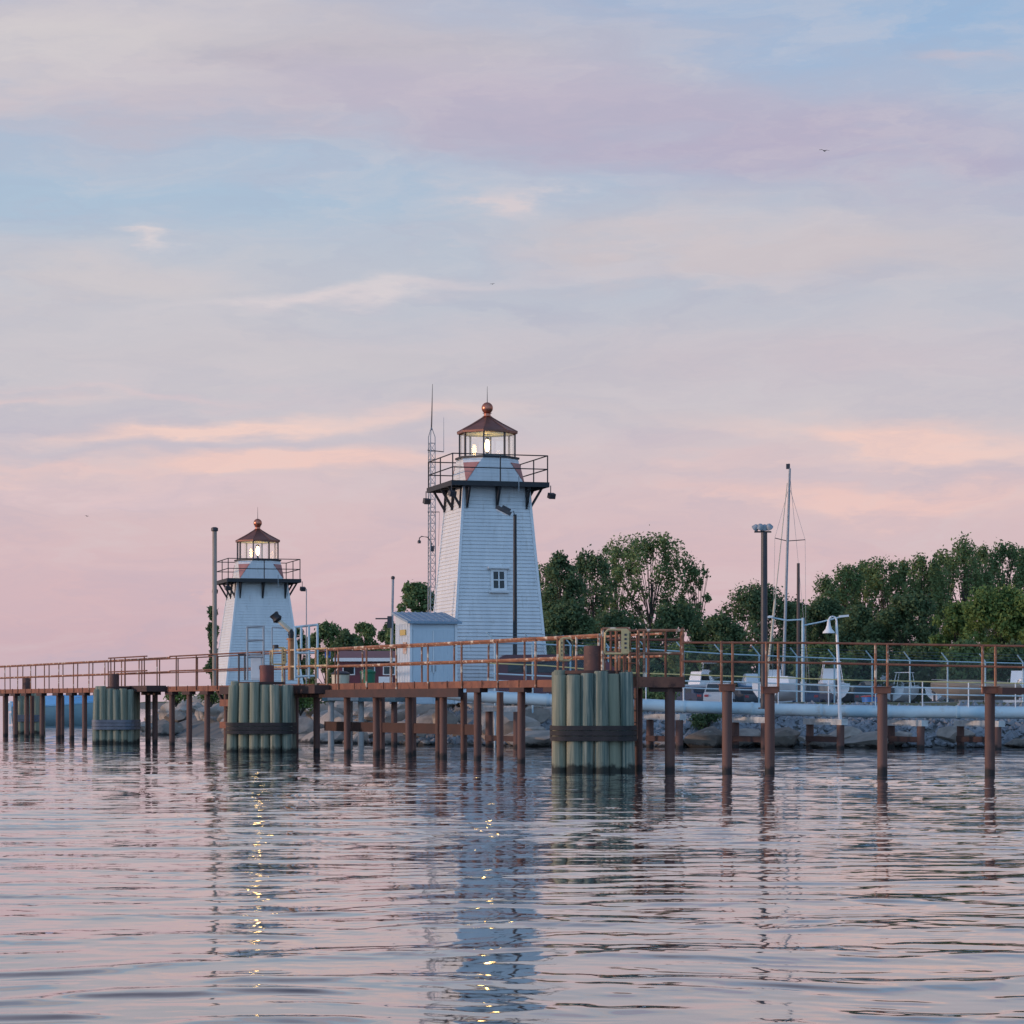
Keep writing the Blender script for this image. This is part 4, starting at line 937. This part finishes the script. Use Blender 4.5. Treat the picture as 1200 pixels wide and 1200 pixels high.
car(829, 176, R(62), M_carblue, 'bright blue car just right of the navy car at the left end')
car(843, 162, R(82), M_silver, 'silver car seen from behind, right of the bright blue car', True)
car(864, 166, R(118), M_cargrey, 'dark grey car left of the floodlight mast')
car(886, 180, R(80), M_silver, 'silver car directly behind the floodlight mast')
car(921, 172, R(95), M_silver, 'silver car below the sailboat mast')
car(955, 164, R(68), M_carnavy, 'tall navy car between the sailboat mast and the hook lamp', True)
car(1004, 180, R(100), M_cargrey, 'dark grey car just right of the hook lamp', True)
car(1188, 176, R(75), M_silver, 'silver car at the right edge behind the rightmost rusty pile')
def low_building():
    D = 165; a, b = P(396,800,D), P(468,770,D)
    t = thing('low_building', 'long low maroon building with a pale roof edge left of the shed', 'building', (0.5*(a.x+b.x), D, 1.55))
    cx, w = (a.x+b.x)/2, b.x-a.x; zr = P(400,772,D).z
    mb = MB(); mb.box((cx,D+2,(1.5+zr)/2),(w,4,zr-1.5)); mb.build('wall', M_maroon, t)
    mb = MB(); mb.raw([(cx-w/2-.3,D-.3,zr),(cx+w/2+.3,D-.3,zr),(cx+w/2,D+2,zr+.55),(cx-w/2,D+2,zr+.55),(cx-w/2-.3,D+4.3,zr),(cx+w/2+.3,D+4.3,zr)], [(0,1,2,3),(3,2,5,4),(0,3,4),(1,5,2)]); mb.build('roof', M_maroon, t, smooth=False)
    mb = MB(); mb.box((cx,D-.28,zr-.06),(w+.6,.05,.22)); mb.build('fascia', M_trim, t)
    for k in range(3):
        x = cx-w/2+.7+k*1.3; mb = MB(); mb.box((x,D-.02,zr-.75),(.8,.06,.6)); f = mb.build('window', M_trim, t)
        mb = MB(); mb.box((x,D-.06,zr-.75),(.66,.02,.46)); mb.build('pane', M_glassd, f)
    mb = MB(); mb.box((cx+1.1,D-.02,2.35),(.9,.06,1.7)); mb.build('door', M_trim, t)
low_building()
def bin_(px, D, y0, w, m, label, lid):
    z1 = P(px,y0,D).z; x_, y_ = W(px, D).xy; p = Vector((x_, y_, gz(x_, y_))); t = thing('waste_bin', label, 'bin', p); h = z1-p.z
    mb = MB(); mb.lathe([(w*.42,0),(w*.5,h*.9),(w*.46,h*.92)], p, 14); mb.build('body', m, t)
    mb = MB(); mb.lathe([(w*.53,h*.9),(w*.55,h*.94),(w*.35,h),(w*.1,h*1.02)], p, 14); mb.build('lid', lid, t)
bin_(431, 128, 785, .75, M_green, 'green bin behind the pier handrail left of the shed', M_green)
bin_(399, 128, 787, .9, M_cream, 'cream bin below the maroon building, left of the green bin', M_dark)
bin_(1021, 118, 815, .9, M_bluep, 'bright blue barrel with a red lid behind the fence', M_redp)

# ------------------------------------------------------------------ boats
def boat(px, D, z, L, H, heading, hull_m, label, cabin=None, cover=None, stripe=None, tower=False, wheels=True, yoff=0):
    p = W(px, D, z); t = thing('motorboat', label, 'boat', p, heading)
    B = lambda mb, n, m, par=t, **k: mb.build(n, m, par, world=False, **k)
    Wd = L*.17
    def ring(x):                                   # half section from keel to gunwale at station x in 0..1 (stern..bow)
        k = 1-max(0,(x-.45)/.55)**2.0; sh = H*(1+.28*x*x); kz = H*.02+H*.75*max(0,(x-.62)/.38)**2.4
        return [(0,kz),(Wd*.62*k, kz+(sh-kz)*.30),(Wd*.92*k, kz+(sh-kz)*.62),(Wd*1.0*k+.01, sh)]
    st = np.linspace(0,1,13); mb = MB(); secs = []
    for x in st:
        h_ = ring(x); xx = -L/2+L*x
        secs.append([(xx,-a,b) for a, b in h_[::-1]] + [(xx,a,b) for a, b in h_[1:]])
    n = len(secs[0]); vs = [v for s in secs for v in s]
    fs = [(i*n+j, i*n+j+1, (i+1)*n+j+1, (i+1)*n+j) for i in range(len(secs)-1) for j in range(n-1)] + [tuple(range(n))[::-1]]
    fs += [(i*n, (i+1)*n, (i+1)*n+n-1, i*n+n-1) for i in range(len(secs)-1)]
    mb.raw(vs, fs); hull = B(mb, 'hull', hull_m)
    if stripe:
        mb = MB()
        for i in range(len(st)-1):
            for sgn in (-1,1):
                q = []
                for x in (st[i], st[i+1]):
                    h_ = ring(x); xx = -L/2+L*x
                    for f in (.35,.7):
                        a = h_[2][0]+(h_[3][0]-h_[2][0])*f; bz = h_[2][1]+(h_[3][1]-h_[2][1])*f; q.append((xx, sgn*(a+.012), bz))
                mb.raw(q, [(0,1,3,2)] if sgn > 0 else [(0,2,3,1)])
        mb.build('stripe', stripe, hull, world=False)
    if cabin:
        mb = MB(); zb = H; c0, c1 = -.05*L, .24*L; hh = H*.85
        mb.raw([(c0,-Wd*.7,zb),(c1,-Wd*.5,zb+H*.1),(c1,Wd*.5,zb+H*.1),(c0,Wd*.7,zb),(c0+.05*L,-Wd*.6,zb+hh),(c1-.11*L,-Wd*.45,zb+hh),(c1-.11*L,Wd*.45,zb+hh),(c0+.05*L,Wd*.6,zb+hh)],
               [(0,1,5,4),(1,2,6,5),(2,3,7,6),(3,0,4,7),(4,5,6,7)]); cb = B(mb, 'cabin', cabin)
        mb = MB(); mb.raw([(c1-.015*L+.02,-Wd*.46,zb+H*.18),(c1-.015*L+.02,Wd*.46,zb+H*.18),(c1-.098*L+.03,Wd*.42,zb+hh*.92),(c1-.098*L+.03,-Wd*.42,zb+hh*.92)], [(0,1,2,3)])
        mb.raw([(c0+.03*L,-Wd*.69-.01,zb+hh*.35),(c1-.07*L,-Wd*.56-.01,zb+hh*.35),(c1-.10*L,-Wd*.50-.01,zb+hh*.8),(c0+.05*L,-Wd*.645-.01,zb+hh*.8)], [(0,1,2,3)])
        mb.build('cabin_window', M_glassd, cb, world=False)
    if cover:
        mb = MB(); vs = []; m_ = 7
        for x in st:
            h_ = ring(x)[3]; xx = -L/2+L*x; pk = H*.42*math.sin(math.pi*min(1,x*.9+.1))**.6
            for j in range(m_):
                a = -1+2*j/(m_-1); vs.append((xx, a*(h_[0]+.03), h_[1]-.08*(abs(a) == 1) + pk*(1-abs(a)**1.5)))
        mb.raw(vs, [(i*m_+j, i*m_+j+1, (i+1)*m_+j+1, (i+1)*m_+j) for i in range(len(st)-1) for j in range(m_-1)]); B(mb, 'cover', cover)
    mb = MB(); x = -L/2-.18; mb.box((x,0,H*.95),(.34,.32,.55)); mb.box((x-.02,0,H*.45),(.14,.14,.75)); mb.lathe([(.02,-.02),(.17,.0),(.15,.14),(.02,.18)], (x,0,H*.95+.24), 10); B(mb, 'outboard_motor', M_hullw if hull_m is not M_hullw else M_dark)
    mb = MB()
    for sgn in (-1,1):
        mb.tube([(.1*L,sgn*Wd*.9,H*1.05),(.12*L,sgn*Wd*.85,H*1.32),(.36*L,sgn*Wd*.5,H*1.48),(.49*L,0,H*1.5)], .02, 5)
    B(mb, 'bow_rail', M_galv)
    if tower:
        mb = MB()
        for sx in (-.12,.02):
            for sgn in (-1,1): mb.tube([(sx*L,sgn*Wd*.85,H),(sx*L*.8,sgn*Wd*.6,H*2.2)], .025, 6)
        mb.box((-.04*L,0,H*2.2+.03),(.2*L,Wd*1.3,.05)); B(mb, 'hard_top', M_hullw)
    if wheels:
        mb = MB(); mb.beam((-L*.35,0,-.12),(L*.62,0,-.12),.12,.1)
        for sgn in (-1,1): mb.beam((-L*.3,sgn*Wd*.6,-.05),(L*.2,sgn*Wd*.6,-.05),.1,.12)
        tr_ = B(mb, 'trailer', M_galv)
        for sgn in (-1,1):
            mb = MB(); mb.tube([(-L*.12,sgn*Wd*.95-.09,-.2),(-L*.12,sgn*Wd*.95+.09,-.2)], .26, 14); mb.build('wheel', M_tyre, tr_, world=False)
    return t
boat(72, 172, -.25, 6.4, 1.55, R(4), M_teal2, 'pale teal hulled boat under a light blue cover beyond the left end of the pier', cover=M_lblue, wheels=False)
boat(108, 176, -.1, 4.6, .9, R(170), M_hullw, 'low white boat beside the blue covered boat, behind the left pile cluster', wheels=False)
for px, D, L, H, hd, m, lab, kw in (
    (816, 184, 5.2, 1.15, 40, M_hullw, 'small white cabin boat above the navy car at the left of the boat yard', dict(cabin=M_hullw)),
    (832, 196, 5.8, 1.35, 95, M_hullw, 'white boat with a hard top behind the bright blue car', dict(cabin=M_hullw, tower=True)),
    (848, 190, 4.8, 1.1, 70, M_hullw, 'white cabin boat behind the silver car', dict(cabin=M_hullw)),
    (866, 198, 5.0, 1.1, 20, M_hullw, 'white boat under a light blue cover left of the floodlight mast', dict(cover=M_lblue)),
    (881, 186, 4.6, 1.1, 110, M_hullb, 'blue hulled boat with a white cabin left of the floodlight mast', dict(cabin=M_hullw)),
    (906, 182, 5.4, 1.25, 85, M_hullw, 'white boat with a hard top just right of the floodlight mast', dict(cabin=M_hullw, tower=True)),
    (934, 192, 4.8, 1.1, 60, M_hullw, 'white boat under a navy cover just right of the sailboat mast', dict(cover=M_navy)),
    (951, 198, 5.2, 1.25, 120, M_hullw, 'white cabin boat behind the tall navy car', dict(cabin=M_hullw)),
    (974, 178, 5.2, 1.25, 92, M_hullw, 'white boat with a hard top beside the hook lamp', dict(cabin=M_hullw, tower=True)),
    (997, 192, 4.8, 1.1, 50, M_hullw, 'white boat with a red stripe right of the hook lamp', dict(stripe=M_hullr, cabin=M_hullw)),
    (1016, 186, 4.2, 1.0, 75, M_hullw, 'white boat under a tan cover behind the blue barrel', dict(cover=M_tan)),
    (1040, 194, 4.8, 1.15, 105, M_hullb, 'blue hulled cabin boat right of the blue barrel', dict(cabin=M_hullw)),
    (1061, 186, 5.0, .95, 60, M_hullw, 'open white boat under a hard top in the middle of the right boat yard', dict(tower=True)),
    (1082, 196, 4.8, 1.2, 90, M_hullw, 'white cabin boat right of the open hard top boat', dict(cabin=M_hullw)),
    (1102, 178, 4.0, .9, 70, M_hullw, 'open white boat left of the tan covered boat', dict()),
    (1117, 188, 4.4, 1.0, 100, M_hullw, 'white boat with a blue stripe left of the tan covered boat', dict(stripe=M_hullb)),
    (1134, 196, 4.6, 1.0, 35, M_hullw, 'white boat under a navy cover behind the tan covered boat', dict(cover=M_navy)),
    (1172, 190, 4.6, 1.05, 75, M_hullw, 'white boat under a light blue cover behind the rightmost rusty pile', dict(cover=M_lblue)),
    (1194, 182, 5.2, 1.2, 80, M_hullw, 'white cabin boat at the right edge behind the fence', dict(cabin=M_hullw))):
    x_, y_ = W(px, D).xy; boat(px, D, gz(x_, y_)+.46, L, H, R(hd), m, lab, **kw)
x_, y_ = W(1142, 116).xy
boat(1142, 116, gz(x_, y_)+.46, 4.0, .62, R(182), M_tan, 'tan covered boat behind the rightmost rusty pile', cover=M_tan)
def sailboat():
    D = 150; p = W(918, D, 1.6); t = thing('sailboat', 'sailboat with a tall bare mast leaning slightly, behind the floodlight mast', 'sailboat', p)
    L, H, Wd = 7.4, 1.05, 1.25; mb = MB(); st = np.linspace(0,1,13); secs = []
    for x in st:
        k = max(.03, math.sin(math.pi*(.18+.82*x))**.7 if x < .99 else .03); xx = p.x-L/2+L*x
        h_ = [(0,.15*abs(x-.45)),(Wd*.6*k,.25),(Wd*.95*k,.62),(Wd*k,H*(1+.12*x))]
        secs.append([(xx,D-a,p.z+b) for a, b in h_[::-1]]+[(xx,D+a,p.z+b) for a, b in h_[1:]])
    n = len(secs[0]); mb.raw([v for s in secs for v in s], [(i*n+j,i*n+j+1,(i+1)*n+j+1,(i+1)*n+j) for i in range(12) for j in range(n-1)]+[tuple(range(n))[::-1]]+[(i*n,(i+1)*n,(i+1)*n+n-1,i*n+n-1) for i in range(12)])
    RotS = lambda m_: setattr(m_, 'v', [tuple(Matrix.Rotation(R(68),3,'Z') @ (Vector(v)-Vector((p.x,D,0))) + Vector((p.x,D,0))) for v in m_.v])
    RotS(mb); mb.build('hull', M_hullw, t)
    mb = MB(); mb.raw([(p.x-1.4,D-.75,p.z+H),(p.x+1.6,D-.6,p.z+H+.08),(p.x+1.6,D+.6,p.z+H+.08),(p.x-1.4,D+.75,p.z+H),(p.x-1.2,D-.6,p.z+H+.42),(p.x+1.1,D-.5,p.z+H+.38),(p.x+1.1,D+.5,p.z+H+.38),(p.x-1.2,D+.6,p.z+H+.42)],
        [(0,1,5,4),(1,2,6,5),(2,3,7,6),(3,0,4,7),(4,5,6,7)]); RotS(mb); mb.build('cabin', M_hullw, t)
    b0, tp = P(917.5,812,D), P(925.5,549,D); mb = MB(); mb.tube([b0,tp],[.10,.07],10); mast = mb.build('mast', M_galv, t)
    mb = MB(); mb.box(tp+Vector((-.1,0,.12)),(.22,.1,.3)); mb.tube([tp, tp+Vector((-.05,0,.3))],.02,5); mb.build('mast_head', M_dark, mast)
    s1 = P(908,630.5,D); s2 = P(943.5,632.5,D); mm = P(922.7,634,D); mb = MB(); mb.tube([s1,mm,s2],.028,6); mb.build('spreader', M_dark, mast)
    mb = MB()
    top = P(924.8,570,D)
    for a in ((s1,P(905,815,D)), (s2,P(945,815,D))): mb.tube([top,a[0],a[1]],.010,4)
    mb.tube([P(925.3,552,D),P(950,812,D)],.010,4); mb.build('rigging', M_galv, t)
    f0, f1 = P(922.5,566,D), P(897,812,D); mb = MB(); mb.tube([f0, f0.lerp(f1,.55), f0.lerp(f1,.57), f1],[.022,.03,.075,.075],8); mb.build('furled_sail', M_cream, t)
sailboat()

# ------------------------------------------------------------------ trees
def leaves_mesh(name, centers, radii, n, size, m, par, r, up=0.0):
    w = np.array([a[0]*a[1]*a[2] for a in radii])**.66; w /= w.sum()
    ci = r.choice(len(centers), n, p=w); C = np.array(centers)[ci]; Rd = np.array(radii)[ci]
    d = r.normal(size=(n,3)); d /= np.linalg.norm(d,axis=1,keepdims=True); rad = r.random(n)**.5*(1+.45*(r.random(n)<.22)*r.random(n))
    pos = C + d*rad[:,None]*Rd
    nrm = d*.7 + r.normal(size=(n,3))*.8 + np.array([0,0,.25]); nrm /= np.linalg.norm(nrm,axis=1,keepdims=True)
    ax = np.cross(nrm, r.normal(size=(n,3))); ax /= np.linalg.norm(ax,axis=1,keepdims=True); ay = np.cross(nrm, ax)
    sz = size*r.uniform(.55,1.35,n)[:,None]
    v = np.stack([pos-ax*sz*.5, pos+ay*sz*.30-ax*sz*.05, pos+ax*sz*.55+nrm*sz*.08, pos-ay*sz*.30+ax*sz*.05],1).reshape(-1,3)
    off = np.array(ROOT_LOC.get(par.name,(0,0,0))); v = (v-off).astype(np.float32)
    me = bpy.data.meshes.new(name); me.vertices.add(4*n); me.vertices.foreach_set('co', v.ravel())
    me.loops.add(4*n); me.loops.foreach_set('vertex_index', np.arange(4*n, dtype=np.int32))
    me.polygons.add(n); me.polygons.foreach_set('loop_start', np.arange(0,4*n,4,dtype=np.int32)); me.update()
    at = me.attributes.new('tone','FLOAT','FACE'); tone = np.clip(r.normal(.5,.22,n),0,1).astype(np.float32)
    ct = r.normal(0,.12,len(centers)); at.data.foreach_set('value', np.clip(tone+ct[ci],0,1).astype(np.float32))
    me.materials.append(m); o = bpy.data.objects.new(name, me); col.objects.link(o); o.parent = par; ROOT_LOC[o.name] = ROOT_LOC.get(par.name)
    return o
def tree(px, ytop, hw, D, m, label, shape='dense', nl=9000, base_y=None, group='trees along the shore', name='tree', seed=0, size=.31):
    r = np.random.default_rng(1000+int(px)*7+int(ytop)+seed); b = W(px, D, 1.08)
    H = P(px, ytop, D).z - b.z; w = hw/FPX*D*{'dense':1.15,'airy':1.30,'poplar':1.45,'shrub':1.15,'cedar':1.1}[shape]; nl = int(nl*{'dense':1.2,'airy':.98,'poplar':.90,'shrub':1.1,'cedar':1}[shape])
    t = thing(name, label, 'tree' if name == 'tree' else 'shrub', b, 0, group)
    lo = .08 if shape != 'airy' else .16
    if shape == 'shrub': lo = .02
    cs, rs = [], []; nblob = {'dense': 60, 'airy': 74, 'poplar': 50, 'shrub': 26, 'cedar': 16}[shape]
    limbs = []
    for i in range(nblob):
        f = lo+(1-lo)*r.random()**.85
        if shape == 'poplar': env = math.sin(math.pi*min(1,(f*.70+.24)))**.6
        elif shape == 'airy': env = math.sin(math.pi*min(1,(f*.66+.25)))**.5
        elif shape == 'cedar': env = (1.05-f)**.7
        else: env = math.sqrt(max(.03,1-((f-.42)/.60)**2))
        a = r.uniform(0,6.283); q = r.random()**.5
        br = w*{'dense':.20,'airy':.12,'poplar':.165,'shrub':.3,'cedar':.3}[shape]*r.uniform(.6,1.35)
        R_ = max(.05, w*env-br*.6)
        cx, cy = R_*q*math.cos(a), R_*q*math.sin(a)*.55
        vz = {'poplar':1.9,'airy':1.15,'dense':1.1,'shrub':.9,'cedar':1.2}[shape]
        zc = min(H*f, H-br*vz*.8)
        cs.append((b.x+cx, b.y+cy, b.z+max(br*.5,zc))); rs.append((br, br, br*vz)); limbs.append(Vector(cs[-1]))
    # leading tips so the top is ragged
    for i in range({'poplar':16,'airy':14,'dense':16,'shrub':5,'cedar':2}[shape]):
        a = r.uniform(0,6.28); q = r.uniform(0,1.0); br = w*.075*r.uniform(.7,1.3)
        env = .62 if shape != 'poplar' else .75
        k = 1-.30*q*q*(1.6 if shape == 'dense' else 1)
        cs.append((b.x+w*env*q*math.cos(a), b.y+w*env*q*math.sin(a), b.z+H*k-br*2)); rs.append((br, br, br*3.0)); limbs.append(Vector(cs[-1]))
    leaves_mesh('crown', cs, rs, nl, size, m, t, r)
    mb = MB(); top = Vector((b.x+r.normal()*.2, b.y, b.z+H*.72)); r0 = max(.06, H*.017)
    trunk = [b-Vector((0,0,.4)), b.lerp(top,.35)+Vector((r.normal()*.15,0,0)), b.lerp(top,.7)+Vector((r.normal()*.2,0,0)), top]
    mb.tube(trunk, [r0*1.3,r0,r0*.65,r0*.25], 8)
    for p_ in limbs[::2]:
        f = min(.9, max(.15, (p_.z-b.z)/H*.75)); s = b.lerp(top, f); md = s.lerp(p_,.5)+Vector((0,0,.12*H*.3))
        mb.tube([s, md, p_], [r0*.42*(1.1-f), r0*.28*(1.1-f), r0*.10], 5)
    mb.build('trunk', M_bark, t)
    return t
tree(655, 650, 36, 232, L_dark, 'dark dense tree rising just right of the tall lighthouse', 'dense', 9000)
tree(693, 648, 32, 244, L_dark, 'dark upright tree left of the tall open cottonwood', 'poplar', 8000)
tree(760, 627, 66, 250, L_mid, 'tallest open crowned cottonwood with sky showing through, right of the tall lighthouse', 'airy', 9500)
tree(815, 664, 24, 252, L_mid, 'thin drooping tree at the right side of the tall cottonwood', 'airy', 2600)
tree(722, 640, 34, 256, L_mid, 'leafy tree merging into the left side of the tall cottonwood', 'airy', 5500)
tree(640, 662, 30, 250, L_mid, 'tree half hidden by the right edge of the tall lighthouse', 'poplar', 6000)
tree(668, 705, 38, 212, L_dark, 'low dark tree at the foot of the dark dense tree', 'dense', 7000)
tree(725, 716, 42, 215, L_dark, 'low dark tree below the tall cottonwood', 'dense', 7000)
tree(796, 709, 48, 214, L_dark, 'broad low dark tree below the thin drooping tree', 'dense', 8500)
tree(888, 686, 60, 240, L_dark, 'broad round dark tree behind the floodlight mast', 'dense', 13000)
tree(846, 722, 34, 212, L_dark, 'low dark tree left of the floodlight mast', 'dense', 6000)
tree(965, 702, 40, 246, L_dark, 'dark tree behind the hook lamp', 'dense', 8500)
for x, y, h_, D, lab in ((968,676,24,268,'lowest poplar at the left end of the tall right hand row'),(992,663,30,262,'first broad poplar above the hook lamp in the right hand row'),(1014,658,26,270,'slim poplar just right of the first broad poplar'),
        (1037,655,32,266,'second broad poplar in the right hand row'),(1060,657,26,272,'slim poplar left of the middle of the right hand row'),
        (1082,651,32,262,'broad poplar in the middle of the right hand row'),(1106,645,26,268,'slim poplar just left of the tallest poplar'),(1130,629,36,256,'tallest poplar in the right hand row'),
        (1153,640,26,266,'slim poplar just right of the tallest poplar'),(1176,637,34,258,'broad poplar near the right edge of the photo'),(1197,642,26,266,'slim poplar at the right edge of the photo'),(1220,640,36,258,'poplar cut by the right edge of the photo')):
    tree(x, y, h_, D, L_mid, lab, 'poplar', 6500, group='tall row at right', seed=3)
tree(930, 706, 36, 250, L_dark, 'dark tree behind the sailboat mast', 'dense', 8000)
tree(1010, 712, 40, 220, L_dark, 'dark low tree below the left end of the poplar row', 'dense', 7500)
tree(1065, 698, 48, 218, L_dark, 'dark round tree below the middle of the poplar row', 'dense', 9500)
tree(1170, 690, 62, 208, L_light, 'bright green broad tree below the poplars at right', 'dense', 13000)
tree(1122, 708, 34, 212, L_light, 'lower bright green tree left of the broad bright green tree', 'dense', 7000)
tree(1212, 697, 44, 206, L_light, 'bright green tree cut by the right edge, below the poplars', 'dense', 8000)
for i, (x, y, h_) in enumerate(((640,752,30),(690,758,32),(745,752,34),(800,755,34),(855,756,34),(910,752,34),(965,754,34),(1020,752,34),(1075,756,34),(1130,752,34),(1185,752,34),(1240,752,34))):
    tree(x, y, h_, 186+3*(i % 3), L_dark if i % 3 else L_mid, 'dark leafy shrub in the hedge below the trees behind the boat yard', 'shrub', 5200, group='hedge shrubs', name='shrub')
tree(490, 683, 34, 178, L_mid, 'leafy tree between the shed and the tall lighthouse, behind the radio mast', 'dense', 6500)
tree(460, 730, 20, 215, L_dark, 'small dark tree left of the shed by the thin grey pole', 'dense', 3200)
tree(428, 731, 26, 228, L_mid, 'green tree left of the thin grey pole', 'dense', 5000)
tree(382, 730, 24, 232, L_mid, 'green tree behind the pale blue frames', 'dense', 4600)
tree(350, 736, 20, 238, L_dark, 'dark tree peeking out right of the small lighthouse', 'dense', 3200)
tree(405, 738, 22, 222, L_dark, 'dark tree between the two green trees left of the shed', 'dense', 4000)
tree(250, 712, 13, 152, L_dark, 'narrow dark conifer half hidden behind the small lighthouse', 'cedar', 2200)
# scrub on the banks
def bush(px, D, z, w, h, m, label, n=900):
    p = W(px, D, z); t = thing('bush', label, 'bush', p); r = np.random.default_rng(int(px))
    cs = [(p.x+r.uniform(-w,w)*.6, p.y+r.uniform(-.3,.3), p.z+h*r.uniform(.3,.8)) for _ in range(9)]
    leaves_mesh('foliage', cs, [(w*.4,w*.35,h*.38)]*9, n, .12, m, t, r)
    mb = MB()
    for c_ in cs: mb.tube([p-Vector((0,0,.15)), p.lerp(Vector(c_),.5)+Vector((.03,0,.05)), c_], [.03,.02,.008], 5)
    mb.build('stem', M_bark, t)
bush(825, 90.6, .55, .75, .75, L_dark, 'small bush growing among stones at the water below the pipe')
for x, D, z, w, h, m, lab in ((206,120,1.5,1.0,.6,L_light,'grassy bush on the bank behind the left walkway piles'),(247,117,1.5,.9,.7,L_light,'grassy bush on the bank below the small lighthouse'),
        (352,99,1.2,.7,.7,L_light,'yellow green bush right of the middle pile cluster, low on the bank'),(368,100.5,1.5,.9,.6,L_mid,'green bush behind a pier pile right of the middle pile cluster'),(768,93,1.3,.9,.8,L_mid,'leafy bush behind the end platform above the pipe')):
    bush(x, D, z, w, h, m, lab, 1000)
# ------------------------------------------------------------------ birds
def bird(px, py, D, s, roll, label):
    p = P(px, py, D); t = thing('bird', label, 'bird', p, R(60), 'birds in the sky')
    mb = MB(); mb.tube([(-.28*s,0,0),(-.12*s,0,.02*s),(.1*s,0,.02*s),(.24*s,0,.03*s),(.31*s,0,.02*s)], [.02*s,.07*s,.075*s,.045*s,.012*s], 8); mb.raw([(-.25*s,-.02*s,.01),(-.42*s,-.09*s,.01),(-.42*s,.09*s,.01),(-.25*s,.02*s,.01),(-.25*s,0,.03)], [(0,1,4),(1,2,4),(2,3,4),(0,3,2,1)]); mb.build('body', M_bird, t, world=False)
    for sg in (-1,1):
        mb = MB(); a = [(.1*s,0,.04*s),(-.08*s,0,.04*s),(.12*s,sg*.28*s,.17*s+roll*sg),(-.06*s,sg*.28*s,.16*s+roll*sg),(-.02*s,sg*.66*s,.10*s+roll*2*sg)]
        b2 = [(x,y,z-.015) for x,y,z in a]; mb.raw(a+b2, [(0,1,3,2),(2,3,4),(5,7,8,6),(7,9,8),(0,2,7,5),(2,4,9,7),(1,6,8,3),(3,8,9,4)]); mb.build('wing', M_bird, t, world=False)
bird(966, 177, 150, .5, .03, 'dark bird gliding high in the upper right sky')
bird(577, 333, 190, .32, 0, 'tiny dark bird high above the tall lighthouse')
bird(102, 605, 190, .30, .02, 'tiny dark bird low in the left sky')
